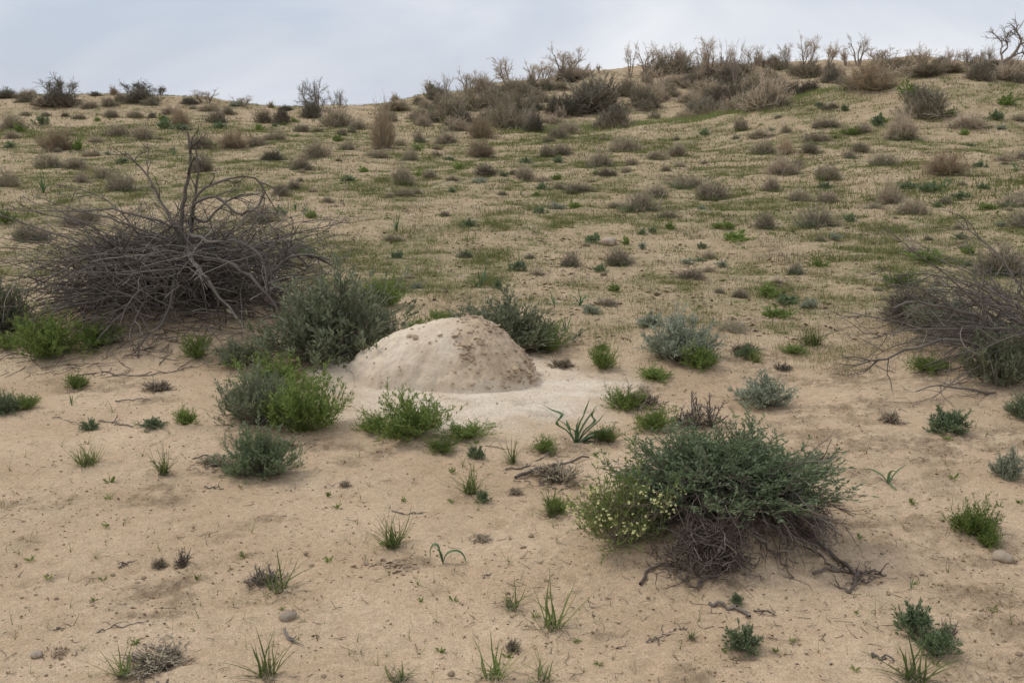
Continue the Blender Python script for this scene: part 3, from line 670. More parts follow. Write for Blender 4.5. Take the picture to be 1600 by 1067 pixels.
# ------------------------------------------------------------------ dead wood
def limb_obj(name, paths_r, parent, m, sides=5, origin=(0, 0, 0), mats2=None):
    b = MB()
    for p, r, sd_ in paths_r: b.tubes(p - np.array(origin), r, sd_)
    return link(name, b.mesh(name, [m]), parent)
def floor_at(off): return lambda p: height(p[:, 0], p[:, 1]) + off
def spline(pts, n=14, jit=.006):
    pts = np.array(pts, float); t_ = np.linspace(0, 1, len(pts)); q = np.linspace(0, 1, n)
    p = np.stack([_cubic(t_, pts[:, a], q) for a in range(3)], 1); p[1:-1] += rng.normal(size=(n - 2, 3)) * jit
    return p[None]
def twigged(p, r0, r1, n2, n3, L2, L3, fl, lo=.25):
    """a limb with its side shoots: list of (paths, radii, sides)"""
    B, n, _ = p.shape; o = [(p, taper(B, n, r0, r1), 5)]
    q, e, _, tt = sample(p, n2, lo, .97); e = unit(e + rng.normal(size=e.shape) * .5); s = grow(q, e, L2 * rng.uniform(.5, 1.2, len(q)), 7, wob=.2, curl=-.02, floor=fl)
    o.append((s, taper(len(q), 7, r1 * 1.1, r1 * .4), 3))
    if n3:
        q, e, _, tt = sample(s, n3, .2, 1); e = unit(e + rng.normal(size=e.shape) * .6); s = grow(q, e, L3 * rng.uniform(.5, 1.2, len(q)), 5, wob=.2, floor=fl)
        o.append((s, taper(len(q), 5, r1 * .45, r1 * .25), 3))
    return o

dz = surf_z(DX, DY)
dead = empty('dead_shrub', (DX, DY, dz), 'big tangled dead shrub with upright snags and grey branches sprawling over the sand', 'shrub')
O = (DX, DY, dz); fl = floor_at(.012)
key = [('trunk', [(285,420,8),(284,375,8),(283,330,8),(290,290,8),(297,250,8),(293,200,8)], .024, .008),
 ('trunk', [(292,420,8.05),(298,360,8.05),(303,310,8.05),(309,262,8.05),(305,222,8.05)], .018, .006),
 ('snag', [(280,380,8),(272,345,8),(252,312,8),(226,264,8),(194,231,8)], .015, .005),
 ('snag', [(240,290,8),(231,262,8.02),(231,230,8.05),(228,195,8.05)], .006, .0025),
 ('snag', [(296,350,8),(300,320,8),(314,294,7.95),(345,276,7.9),(392,272,7.9),(415,290,7.9),(402,316,7.9),(385,331,7.9)], .013, .005),
 ('snag', [(300,318,8),(322,302,7.9),(348,308,7.85),(375,330,7.8),(398,322,7.8),(430,352,7.75),(440,378,7.7)], .014, .005),
 ('snag', [(285,350,8),(230,335,7.9),(175,320,7.9),(120,324,7.9),(55,322,7.9),(5,322,7.9)], .012, .003),
 ('snag', [(270,370,8),(215,352,7.9),(165,333,7.9),(110,318,7.9),(50,300,7.9)], .010, .003),
 ('snag', [(400,440,7.7),(432,414,7.7),(452,396,7.7),(492,392,7.7)], .016, .009),
 ('snag', [(290,380,8),(300,400,7.7),(320,425,7.5),(345,462,7.4),(372,492,7.3)], .02, .008),
 ('snag', [(270,400,8),(215,432,7.6),(160,462,7.4),(95,476,7.3),(50,520,7.2)], .018, .006),
 ('snag', [(285,400,8),(255,440,7.6),(205,470,7.4),(168,505,7.2),(130,552,7.05)], .017, .005),
 ('snag', [(300,400,7.9),(350,402,7.6),(395,430,7.4),(430,470,7.3),(445,520,7.2)], .018, .006),
 ('snag', [(296,360,7.9),(330,372,7.6),(372,372,7.5),(410,400,7.4),(418,452,7.3)], .016, .005),
 ('snag', [(270,390,8),(205,385,7.8),(140,395,7.7),(85,425,7.6),(30,455,7.5)], .016, .005),
 ('snag', [(280,410,7.9),(268,455,7.4),(255,495,7.2),(222,530,7.05),(215,575,6.9)], .015, .004),
 ('snag', [(300,330,8),(322,340,8),(345,318,8),(370,300,8.1),(408,296,8.1)], .012, .004)]
for nm, pts, r0, r1 in key:
    pp = spline([P(a, b_ + 6, c_ - .55) for a, b_, c_ in pts], 16, .005)
    limb_obj(nm, twigged(pp, r0, r1, 7 if r0 > .011 else 4, 2, .24, .12, fl), dead, M['dead'], origin=O)
for i in range(200):
    az = rng.uniform(0, 2 * math.pi); front = math.sin(az) < 0
    el = math.radians(rng.uniform(2, 38)); dr = np.array([[math.cos(az) * math.cos(el), math.sin(az) * math.cos(el), math.sin(el)]])
    s = np.array([[DX + rng.normal(0, .30) , DY + rng.normal(0, .2), dz + rng.uniform(-.05, .28)]])
    Lb = rng.uniform(.55, 1.02) * (1.2 - .18 * abs(math.sin(az)))
    if i % 3 == 0: Lb *= .7
    p = grow(s, dr, Lb, 12, curl=-rng.uniform(.0, .10), wob=.115, floor=fl)
    r0 = rng.uniform(.004, .010) * (1.6 if i % 9 == 0 else 1)
    limb_obj('branch', twigged(p, r0, r0 * .4, 6, 3, .30, .15, fl), dead, M['dead'] if i % 3 else M['deadtwig'], sides=4, origin=O)
n = 1500; az = rng.uniform(0, 2 * np.pi, n); el = np.radians(rng.uniform(-4, 42, n))
s = np.stack([DX + rng.normal(0, .42, n), DY + rng.normal(0, .34, n), dz + rng.uniform(-.1, .38, n)], 1)
p = grow(s, np.stack([np.cos(az) * np.cos(el), np.sin(az) * np.cos(el), np.sin(el)], 1), rng.uniform(.25, .8, n), 9, curl=-.07, wob=.13, floor=fl)
limb_obj('loose_twigs', [(p, taper(n, 9, .0045, .0018), 3)], dead, M['deadtwig'], origin=O)['kind'] = 'stuff'

RX, RY = 3.34, 6.08; rz = surf_z(RX, RY); O = (RX, RY, rz)
dead2 = empty('dead_shrub', (RX, RY, rz), 'fanned grey dead shrub half cut off by the photo edge, branches reaching over green undergrowth', 'shrub')
for pts, r0, r1 in [([(1640,600,6.8),(1600,560,6.7),(1560,505,6.6),(1510,478,6.5),(1450,462,6.4),(1395,470,6.3)], .022, .005),
                    ([(1640,600,6.8),(1585,575,6.6),(1530,530,6.4),(1470,520,6.3),(1400,540,6.2),(1335,560,6.1)], .018, .004),
                    ([(1630,600,6.8),(1580,560,6.6),(1545,505,6.5),(1530,455,6.5),(1522,425,6.5)], .014, .003),
                    ([(1640,590,6.8),(1610,520,6.9),(1560,470,7),(1500,440,7),(1440,425,7)], .014, .003),
                    ([(1560,500,6.9),(1500,480,7),(1450,440,7.0),(1405,425,7),(1370,400,7)], .006, .002),
                    ([(1640,600,6.8),(1600,590,6.4),(1550,600,6.2),(1490,590,6.0),(1430,600,5.9)], .014, .003),
                    ([(1650,600,6.8),(1640,540,6.8),(1620,480,6.8),(1590,440,6.8)], .016, .004)]:
    limb_obj('limb', twigged(spline([P(a, b_ + 12, c_ - .65) for a, b_, c_ in pts], 14, .009), r0, r1, 9, 3, .26, .13, fl), dead2, M['dead'], origin=O)
for i in range(80):
    az = math.pi + rng.normal(0, .95); el = math.radians(rng.uniform(2, 40))
    p = grow(np.array([[RX + rng.normal(0, .15), RY + rng.normal(0, .22), rz + rng.uniform(0, .2)]]), np.array([[math.cos(az) * math.cos(el), math.sin(az) * math.cos(el), math.sin(el)]]), rng.uniform(.5, 1.15), 12, curl=-rng.uniform(0, .10), wob=.09, floor=fl)
    r0 = rng.uniform(.005, .010); limb_obj('branch', twigged(p, r0, r0 * .35, 6, 3, .28, .14, fl), dead2, M['deadtwig'] if i % 2 else M['dead'], origin=O)

# ------------------------------------------------------------------ the large shrub on its sand hummock, with bared roots
hz = surf_z(HX, HY); O = (HX, HY, hz)
big = empty('hummock_shrub', O, 'large dense blue-green shrub on a sand hummock with bared dark roots', 'shrub')
v = PROTO['leafy_big'][0]
for pn, me, kd in v:
    o = link(pn, me, big); o['kind'] = 'stuff'; o.scale = (.84, .74, .40); o.location = (0.03, 0.0, -.03)
fl2 = floor_at(.004)
for i in range(34):
    az = rng.uniform(-math.pi, .3) if i < 26 else rng.uniform(0, 6.28); el = math.radians(rng.uniform(-5, 14))
    p = grow(np.array([[HX + rng.normal(0, .08), HY + rng.normal(0, .06), hz + rng.uniform(-.02, .06)]]), np.array([[math.cos(az) * math.cos(el), math.sin(az) * math.cos(el), math.sin(el)]]), rng.uniform(.3, .52), 10, curl=-.06, wob=.12, floor=fl2)
    limb_obj('branch', twigged(p, rng.uniform(.004, .008), .002, 6, 2, .14, .07, fl2), big, M['root'] if i % 3 else M['deadtwig'], origin=O)
# a curtain of fine dead twigs hanging over the front of the hummock
n = 520; az = rng.choice([-2.3, -1.15, -.55, -.1], n, p=[.25, .2, .35, .2]) + rng.normal(0, .3, n); rr = rng.uniform(.12, .36, n)
s = np.stack([HX + np.cos(az) * rr, HY + np.sin(az) * rr * .9, np.zeros(n)], 1); s[:, 2] = height(s[:, 0], s[:, 1]) + rng.uniform(.02, .16, n)
dr = np.stack([np.cos(az) + rng.normal(0, .5, n), np.sin(az) + rng.normal(0, .5, n), rng.uniform(-.7, .3, n)], 1)
p = grow(s, dr, rng.uniform(.06, .2, n), 7, curl=-.12, wob=.25, floor=fl2)
q, e, _, _ = sample(p, 2, .2, 1); p2 = grow(q, unit(e + rng.normal(size=e.shape) * .7), .05, 4, wob=.3, floor=fl2)
limb_obj('dead_skirt', [(p, taper(n, 7, .0026, .001), 3), (p2, taper(len(q), 4, .0012, .0007), 3)], big, M['root'], origin=O)['kind'] = 'stuff'
n = 520; s = np.stack([HX - .12 + rng.normal(0, .075, n), HY - .36 + rng.normal(0, .05, n), np.zeros(n)], 1); s[:, 2] = height(s[:, 0], s[:, 1]) + rng.uniform(0, .10, n)
p = grow(s, rng.normal(size=(n, 3)) + [0, -.3, -.1], rng.uniform(.05, .13, n), 7, curl=-.05, wob=.28, floor=fl2)
limb_obj('fallen_twigs', [(p, taper(n, 7, .0024, .001), 3)], big, M['root'], origin=O)['kind'] = 'stuff'
def on_ground(pts, lift=.008, n=14):
    q = np.array([place(*a)[:3] for a in pts]); q[:, 2] += lift; p = spline(q, n); p[0, :, 2] = np.maximum(p[0, :, 2], height(p[0, :, 0], p[0, :, 1]) + lift * .4); return p
for pts, r0, r1 in [([(1235,800),(1262,835),(1290,862),(1318,888),(1338,905)], .011, .006), ([(1222,815),(1255,852),(1282,875),(1300,892)], .007, .003), ([(1338,905),(1360,897),(1385,903)], .008, .003),
                    ([(1338,903),(1334,918),(1327,930),(1310,918)], .007, .003), ([(1270,898),(1300,897),(1340,898),(1375,905)], .006, .003), ([(1000,915),(1015,895),(1040,890),(1070,900)], .006, .003),
                    ([(1130,895),(1105,905),(1085,918),(1060,905)], .005, .003), ([(1185,850),(1215,872),(1240,905)], .005, .002), ([(905,800),(930,815),(960,830),(1010,838)], .006, .003), ([(1335,905),(1350,915),(1368,908)], .006, .002)]:
    pp = on_ground(pts, r0 * .8); limb_obj('root', twigged(pp, r0, r1, 4, 1, .05, .03, fl2), big, M['root'], origin=O)

# flowering plant against its flank
x, y, z = place(975, 815); z = surf_z(x, y); fx, fy = .43, 3.50; fz = surf_z(fx, fy)
fsh = empty('flowering_shrub', (fx, fy, fz), 'yellow-green shrub with cream blossoms leaning on the hummock shrub', 'shrub')
v = leafy(130, 8, 7, .04, .012, .75, .005, 'herb', 'drytwig', emin=15, lump=.35)
sc = (.50, .40, .42)
tips = []
for pn, me, kd in v:
    o = link(pn, me, fsh); o['kind'] = 'stuff'; o.scale = sc
    if pn == 'foliage':
        co = np.zeros(len(me.vertices) * 3, np.float32); me.vertices.foreach_get('co', co); tips = co.reshape(-1, 3)
def blossom(mt, name='flower', r=.5, k=5):
    b = MB(); a = np.arange(k) / k * 6.28
    dr = np.stack([np.cos(a), np.sin(a), np.full(k, .45)], 1); b.leaves(np.zeros((k, 3)), dr, r, r * .75, 0, .1); return b.mesh(name, [mt])
bl = [blossom(M['flower']), blossom(M['flower'], k=6)]
tp = tips[(np.linalg.norm(tips * [1, 1, .6], axis=1) > .43) & (tips[:, 1] < .02) & (tips[:, 2] > .22)]
cl = tp[rng.choice(len(tp), 18, replace=False)]
for i in range(160):
    c_ = cl[i % 18] + rng.normal(0, .05, 3); o = link('flower', bl[i % 2], fsh); o.location = tuple(c_ * sc); s_ = rng.uniform(.010, .018); o.scale = (s_,) * 3; o.rotation_euler = (rng.normal(0, .6), rng.normal(0, .6), rng.uniform(0, 6))

# ------------------------------------------------------------------ plants near the camera and round the mound
NEAR = [
 ('leafy', 515, 562, 215, 130, 'tall dark green shrub between the big dead shrub and the pale mound', 1),
 ('leafy', 590, 540, 70, 70, 'small green shrub hugging the tail of the pale mound', 2),
 ('leafy', 795, 545, 165, 78, 'low grey-green shrub directly behind the pale mound', 1),
 ('herb', 850, 548, 60, 40, 'bright green herbs at the foot of the shrub behind the mound', 0),
 ('silver', 1062, 560, 112, 66, 'silvery green shrub standing on the slope beyond the mound', 0),
 ('silver', 1195, 634, 84, 50, 'rounded silvery shrub on bare sand above the hummock shrub', 1),
 ('herb', 1092, 575, 60, 40, 'green herbs at the foot of the silvery shrub on the slope', 1),
 ('leafy', 405, 662, 135, 82, 'woody grey-green shrub below the dead shrub, tangled with bright herbs', 2),
 ('herb', 475, 672, 120, 88, 'feathery bright green herbs crowding the woody grey-green shrub', 0),
 ('herb', 430, 612, 110, 56, 'yellowish feathery herbs behind the woody grey-green shrub', 1),
 ('leafy', 412, 740, 112, 80, 'compact blue-green shrub alone on the sand below the herb thicket', 0),
 ('herb', 640, 682, 125, 66, 'bright leafy herb clump at the near foot of the pale mound', 0),
 ('herb', 585, 674, 60, 28, 'low sparse herb beside the clump at the mound foot', 1),
 ('herb', 728, 684, 80, 26, 'flat herb patch in front of the pale apron', 1),
 ('herb', 690, 706, 50, 20, 'low grey-green herb in front of the mound foot clump', 0),
 ('leafy_small', 743, 718, 28, 22, 'small bushy seedling between the mound and the grass tuft', 0),
 ('leafy_small', 755, 787, 24, 20, 'little bluish seedling beside the broad grass tuft', 1),
 ('leafy_small', 1484, 676, 64, 34, 'blue-green cushion plant on the sand beneath the second dead shrub', 0),
 ('silver', 1576, 746, 44, 48, 'pale silvery plant at the far edge of the sand, beyond the bent-leaf plant', 1),
 ('herb', 1518, 838, 72, 52, 'leaning bright green plant above the round grey stone', 0),
 ('herb', 1545, 855, 40, 30, 'trailing stems of the green plant nearest the round grey stone', 1),
 ('leafy_small', 1430, 990, 66, 50, 'spreading blue-green plant low in the corner, its upper half', 1),
 ('leafy_small', 1462, 1022, 62, 40, 'spreading blue-green plant low in the corner, its lower half', 0),
 ('leafy_small', 1163, 1018, 58, 36, 'lone lobed seedling on smooth sand below the hummock roots', 0),
 ('leafy_small', 1150, 946, 22, 20, 'tiny bright seedling at the edge of the fallen sticks', 1),
 ('herb', 942, 576, 44, 36, 'bright green tuft of herbs where the pale apron ends', 0),
 ('silver', 1016, 510, 38, 22, 'small silver cushion upslope of the pale apron', 1),
 ('herb', 1022, 592, 60, 20, 'low trailing herbs between the bright tuft and the silvery shrub', 1),
 ('herb', 975, 640, 60, 34, 'green herbs mixed with dead stems at the edge of the apron', 0),
 ('twiggy', 1000, 634, 70, 36, 'grey dead stems above the herbs at the apron edge', 1),
 ('twiggy', 1092, 664, 78, 48, 'wiry dead brush just behind the hummock shrub', 0),
 ('herb', 1022, 672, 66, 36, 'low green herbs behind the flowering shrub', 1),
 ('herb', 945, 690, 40, 24, 'small green herb beside the big strap-leaved plant', 0),
 ('herb', 75, 556, 100, 68, 'yellow-topped green herbs under the low branches of the dead shrub', 0),
 ('herb', 150, 540, 90, 40, 'shaded green herbs under the middle of the dead shrub', 1),
 ('herb', 308, 560, 44, 38, 'green herbs under the front branches of the dead shrub', 0),
 ('leafy', 5, 520, 90, 82, 'green shrub cut by the photo edge beside the dead shrub', 1),
 ('herb', 15, 545, 60, 24, 'low green herbs under the shrub at the photo edge', 1),
 ('leafy', 372, 570, 90, 40, 'low grey-green plant under the near tips of the dead branches', 2),
 ('herb', 595, 478, 70, 46, 'bright green herbs behind the tall dark green shrub', 0),
 ('herb', 655, 520, 55, 22, 'yellow-green herbs at the shoulder of the mound', 1),
 ('herb', 690, 508, 50, 24, 'dark green herbs peeping over the mound crest', 0),
 ('leafy', 5, 645, 54, 36, 'dark plant with woody stems at the photo edge below the dead shrub', 0),
 ('herb', 40, 640, 40, 24, 'leafy sprig beside the dark plant at the photo edge', 0),
 ('herb', 120, 606, 38, 24, 'small herb on the sand before the dead shrub', 1),
 ('leafy_small', 142, 672, 28, 16, 'flat bluish seedling amid bare sand', 0),
 ('herb', 290, 664, 40, 28, 'green herb at the rim of the small burrow', 1),
 ('leafy_small', 238, 668, 42, 14, 'flat rosette uphill of the small burrow', 1),
 ('herb', 940, 548, 26, 12, 'tiny herb on the pale sand beyond the mound', 1),
 ('leafy_small', 1165, 560, 34, 20, 'pale cushion between the two silvery shrubs', 0),
 ('herb', 1240, 552, 40, 14, 'thin green patch on the bare sand', 1),
 ('twiggy', 1165, 548, 48, 14, 'flat mat of dead stems on bare sand', 1),
 ('twiggy', 1222, 578, 30, 12, 'curled dead stalk on bare sand', 0),
 ('twiggy', 1393, 660, 36, 22, 'weathered stump of a dead tuft on open sand', 1),
 ('twiggy', 880, 575, 44, 18, 'dead grey plant beside the steep mound flank', 1),
 ('leafy', 1490, 530, 140, 60, 'dark green undergrowth under the fan of the second dead shrub', 1),
 ('leafy', 1560, 600, 120, 84, 'dense green plant beneath the limbs of the second dead shrub', 2),
 ('dark', 1440, 505, 110, 56, 'low dark brush at the tips of the second dead shrub', 0),
 ('drygreen', 1570, 430, 90, 48, 'grey bush with green base behind the second dead shrub', 0),
 ('herb', 1410, 448, 70, 26, 'soft green herbs upslope of the second dead shrub', 1),
 ('herb', 1450, 580, 70, 24, 'thin green herbs under the second dead shrub tips', 1),
 ('leafy', 1600, 655, 60, 40, 'green plant at the photo edge below the second dead shrub', 0),
 ('grass', 1268, 538, 56, 36, 'bright green grass tuft on the slope beyond the silvery shrubs', 2),
 ('grass', 1180, 565, 36, 30, 'short grass tuft by the pale cushion', 2),
 ('grass', 256, 742, 50, 46, 'slender grass tuft next to the compact blue-green shrub', 0),
 ('grass', 138, 726, 62, 34, 'wispy grass tuft on sand below the photo-edge herbs', 2),
 ('grass', 735, 772, 76, 38, 'broad bright grass tuft midway below the mound', 0),
 ('grass', 614, 856, 76, 56, 'grass tuft growing beside the dug-up crust', 0),
 ('grass', 862, 808, 44, 50, 'grass tuft at the edge of the flowering shrub', 1),
 ('herb', 868, 800, 44, 26, 'green herb at the foot of the flowering shrub', 1),
 ('grass', 800, 726, 40, 44, 'thin grass beside the small bushy seedling', 1),
 ('herb', 852, 704, 40, 22, 'small herbs near the big strap-leaved plant', 1),
 ('sparse', 862, 985, 90, 78, 'straggling grass tuft with dead base in open sand', 0),
 ('sparse', 800, 950, 60, 40, 'few grass blades beside the straggling tuft', 1),
 ('sparse', 432, 925, 90, 50, 'grass wisps over a grey dead base above the round pale stone', 1),
 ('sparse', 195, 1058, 70, 56, 'grass tuft with dark dead base at the bottom edge', 0),
 ('sparse', 418, 1060, 104, 66, 'long-bladed grass tuft at the bottom edge below the round pale stone', 2),
 ('sparse', 770, 1064, 90, 56, 'grass tuft at the bottom edge between two others', 0),
 ('sparse', 848, 1064, 70, 50, 'leaning grass tuft at the bottom edge below the straggling one', 1),
 ('sparse', 1430, 1066, 130, 56, 'green grass blades at the bottom edge under the spreading plant', 2),
 ('sparse', 1080, 1000, 30, 22, 'thin grass near the lobed seedling', 2),
 ('sparse', 620, 1066, 80, 30, 'low grass and leaves cut by the bottom edge', 1),
 ('twiggy', 284, 884, 26, 26, 'upright tiny dead tuft, taller of the two side by side', 0),
 ('twiggy', 250, 888, 24, 16, 'dark squat dead tuft, lower of the two side by side', 1),
 ('twiggy', 412, 908, 60, 24, 'grey dead cushion under the grass wisps', 0),
 ('twiggy', 804, 772, 26, 12, 'small dead tuft near the wood pile', 1),
 ('twiggy', 865, 752, 84, 28, 'pile of weathered twigs beside the flowering shrub', 1),
 ('twiggy', 752, 846, 36, 12, 'crumbled brown dead tuft on smooth sand', 1),
 ('twiggy', 540, 762, 20, 12, 'tiny dead twig cluster below the mound herbs', 1),
 ('twiggy', 1530, 828, 60, 24, 'dead stems under the leaning bright green plant', 0),
 ('twiggy', 1478, 996, 34, 30, 'dead brown stems inside the spreading corner plant', 0),
 ('twiggy', 800, 1018, 26, 20, 'crumbled grey twigs below the straggling tuft', 1),
 ('twiggy', 440, 700, 50, 14, 'dead twigs beside the compact blue-green shrub', 1),
 ('twiggy', 335, 726, 60, 16, 'scattered dead twigs uphill of the compact shrub', 1),
 ('twiggy', 250, 610, 50, 18, 'nest of dead twigs on sand before the dead shrub', 1),
 ('twiggy', 250, 1040, 110, 22, 'wide mat of grey dead stems at the bottom edge', 1),
 ('strap', 866, 476, 44, 26, 'strap-leaved plant on the slope, nearer the mound of a close pair', 0),
 ('strap', 906, 478, 46, 26, 'strap-leaved plant on the slope, farther from the mound of a close pair', 1),
 ('strap', 620, 362, 28, 30, 'upright strap-leaved plant alone on the grassy slope', 2),
 ('strap', 731, 376, 30, 26, 'strap-leaved plant between the upright one and the hill shrubs', 0),
 ('strap', 68, 302, 36, 34, 'taller strap-leaved plant uphill of the dead shrub', 2),
 ('strap', 94, 306, 34, 22, 'spreading strap-leaved plant uphill of the dead shrub', 0),
 ('strap', 271, 243, 30, 18, 'strap-leaved plant behind the dead shrub snags', 1),
 ('strap', 461, 328, 24, 20, 'strap-leaved plant uphill of the right-hand dead limb', 1),
 ('strap', 480, 330, 30, 20, 'low bright strap-leaved plant near the dead limb tip', 0),
 ('strap', 752, 446, 50, 32, 'bluish strap-leaved plant behind the mound shrub', 1),
 ('straps', 885, 520, 46, 30, 'few thin strap leaves rising behind the mound flank', 0),
 ('straps', 1388, 756, 66, 34, 'plant with two arching bent leaves on open sand', 1),
 ('straps', 112, 634, 24, 26, 'single curled strap leaf seedling on sand', 0),
 ('straps', 1424, 922, 24, 26, 'short thick-leaved shoot above the spreading corner plant', 0),
 ('strap', 1430, 345, 30, 18, 'small strap-leaved plant on the far right slope', 0),
 ('strap', 1588, 268, 32, 20, 'strap-leaved plant near the photo edge on the hillside', 1),
 ('strap', 1476, 295, 40, 20, 'strap-leaved plant in the green hollow below the big tussock', 2),
 ('strap', 814, 305, 20, 16, 'small bright strap-leaved plant in mid slope', 1),
 ('strap', 545, 232, 18, 16, 'small dark strap-leaved plant below the skyline dip', 1),
 ('strap', 1146, 372, 28, 16, 'bright green leafy tuft on the grassy slope', 2),
]
for kd, px, R, w_, h_, lab, var in NEAR: put(kd, px, R, w_, h_, lab, var)

# a lily seedling: three broad leaves, two of them arching over
x, y, z = place(692, 880); lily = empty('strap_leaf_plant', (x, y, z), 'seedling with broad ribbon leaves arching to the ground on bare sand', 'plant', 'strap-leaved plants')
D = depth(x, y, z)
def pt(px, R, dy=0): return P(px, R, y + dy) - np.array([x, y, z])
for pts, wd_ in [([(692,882),(687,868),(684,855),(678,852),(673,860),(673,872)], .017), ([(692,882),(697,868),(706,862),(718,863),(726,873),(728,888)], .015), ([(691,882),(690,870),(686,862),(682,858)], .013)]:
    p = spline([pt(*a) for a in pts], 12, 0); tt = np.linspace(0, 1, 12); b = MB(); b.ribbons(p, (wd_ * (.6 + .6 * np.sin(tt * 2.8)) * (1 - tt ** 6) + .002)[None], 0, .25)
    link('leaf', b.mesh('leaf', [M['strap']], True), lily)

x, y, z = place(901, 692); lily = empty('strap_leaf_plant', (x, y, z), 'large plant with long wavy strap leaves on the pale apron', 'plant', 'strap-leaved plants')
for pts, wd_ in [([(898,693),(886,674),(869,663),(879,650),(862,641),(846,631)], .017), ([(899,693),(889,672),(885,656)], .014), ([(900,693),(898,676),(888,668),(868,652)], .012),
                 ([(900,693),(905,668),(914,646),(921,624)], .013), ([(901,693),(910,670),(924,648),(935,630)], .014), ([(902,693),(914,674),(929,660),(924,650),(932,640)], .012), ([(901,693),(901,672),(906,650)], .011),
                 ([(902,693),(918,674),(936,658),(946,644)], .012), ([(903,694),(922,680),(942,674),(966,667)], .017), ([(903,694),(925,685),(944,688),(956,697)], .014), ([(903,694),(920,684),(936,681),(951,679)], .013), ([(903,694),(918,690),(934,690)], .012)]:
    k_ = len(pts); p = spline([P(a, b_, y + .05 * math.sin(a * 1.3) * (i_ / k_)) - np.array([x, y, z]) for i_, (a, b_) in enumerate(pts)], 14, .0006); tt = np.linspace(0, 1, 14); b = MB(); b.ribbons(p, (wd_ * 1.25 * (.7 + .5 * np.sin(tt * 2.8)) * (1 - tt ** 4) + .0015)[None], 0, .3)
    link('leaf', b.mesh('leaf', [M['strap']], True), lily)

# ------------------------------------------------------------------ sticks and stones
STICKS = [([(150,994),(178,984),(205,978),(232,973)], .003, 'thin pale forked stick lying low on the near sand'), ([(68,992),(95,986),(132,977)], .0022, 'faint straight stick beside the forked one'),
 ([(1108,948),(1130,950),(1155,958),(1172,966)], .007, 'thick short stick lying in front of the hummock'), ([(1178,955),(1195,960),(1210,965)], .003, 'thin short stick by the thick one'),
 ([(1362,1024),(1378,1032),(1396,1036)], .004, 'short dark stick above the bottom-edge grass'), ([(185,890),(195,885),(205,880)], .004, 'short weathered stick near the two dead tufts'),
 ([(445,985),(452,1000),(455,1008)], .005, 'crooked stick just below the round pale stone'), ([(612,802),(640,805),(668,803)], .004, 'dark stick behind the tuft at the dug-up crust'),
 ([(180,628),(210,626),(235,626)], .004, 'straight stick on sand before the dead shrub'), ([(60,655),(95,657),(130,668)], .003, 'long thin stick near the photo-edge plant'),
 ([(155,660),(185,664),(208,668)], .005, 'grey stick upslope of the wispy grass'), ([(160,583),(200,590),(255,585),(300,575)], .005, 'long stick under the dead shrub branches'),
 ([(300,720),(325,716),(350,720)], .004, 'curved stick left of the compact shrub'), ([(320,763),(350,765)], .003, 'small stick below the compact shrub'),
 ([(805,750),(840,738),(880,727),(920,718)], .008, 'thick weathered branch behind the twig pile'), ([(690,585+100),(760,700),(800,704)], .0022, 'thin stick on the apron front'),
 ([(1320,560),(1360,570),(1400,585)], .004, 'dry stick trailing from the second dead shrub'), ([(1250,545),(1300,520),(1350,505)], .003, 'thin straight stick on the open slope'),
 ([(790,735),(830,728),(870,700)], .004, 'bent stick between apron and twig pile'), ([(1010,1008),(1030,1000),(1046,994)], .003, 'thin stick near the bottom centre'), ([(755,905),(770,898)], .002, 'tiny straight twig on smooth sand'),
 ([(1045,990),(1060,985),(1075,985)], .0025, 'faint twig below the hummock')]
for pts, r, lab in STICKS:
    p = on_ground(pts, r * .9, 12); O = p[0, 0]; b = MB()
    for pp, rr_, s_ in twigged(p, r, r * .6, 2, 0, .05, .02, fl2, .3): b.tubes(pp - O, rr_, 6 if s_ == 5 else 3)
    o = link('stick', b.mesh('stick', [M['dead']])); o.location = tuple(O); tag(o, lab, 'stick', 'sticks lying on the sand')
STONES = [(450, 968, 27, 'round pale stone half sunk beside crumbled sand'), (1566, 876, 30, 'round grey stone at the foot of the leaning green plant'), (487, 888, 10, 'small brown pebble on smooth sand'), (478, 866, 8, 'smallest dark pebble above the brown one'),
 (176, 900, 9, 'dark pebble near the short weathered stick'), (830, 838, 8, 'dark round pebble below the flowering shrub'), (794, 928, 7, 'black dropping-like pebble beside the straggling tuft'), (705, 1058, 14, 'dark pebble at the bottom edge'), (1592, 1025, 12, 'brown pebble in the bottom corner'),
 (995, 862, 9, 'pebble at the hummock foot'), (58, 1028, 20, 'flat pale stone beside the crumb pile'), (506, 1064, 12, 'pebble cut by the bottom edge'), (1012, 937, 7, 'small pebble near the bared root'), (1440, 900, 8, 'dark pebble above the thick-leaved shoot'),
 (88, 936, 8, 'reddish pebble on the near sand'), (224, 905, 10, 'brown pebble below the squat dead tuft'), (215, 914, 9, 'dark flat pebble below the squat dead tuft'), (943, 430, 12, 'pale stone on the grassy slope'), (952, 383, 26, 'pinkish bare lump of soil on the slope')]
for i, (px, R, w_, lab) in enumerate(STONES):
    x, y, z = place(px, R); D = depth(x, y, z); s_ = w_ * D / F
    o = link('stone', rock_mesh('stone', 40 + i, M['stone'] if w_ > 15 else M['litter'], .62, 3 if w_ > 15 else 2)); o.scale = (s_, s_ * .85, s_ * .9); o.location = (x, y, z + s_ * .14); o.rotation_euler = (0, 0, rng.uniform(0, 6)); tag(o, lab, 'stone', 'stones on the sand')
x, y, z = place(95, 1026)
cp = empty('crumb_pile', (x, y, z), 'pile of crumbly brown soil clods beside the flat pale stone', 'soil pile')
for i in range(46):
    a, r = rng.uniform(0, 6.28), abs(rng.normal(0, .024)); o = link('clod', clods[i % 5], cp); s_ = rng.uniform(.005, .013); o.scale = (s_,) * 3; o.location = (math.cos(a) * r * 1.2, math.sin(a) * r, .004 + max(0, .012 - r * .3)); o.rotation_euler = (a, r * 50, a)
x, y, z = place(462, 958)
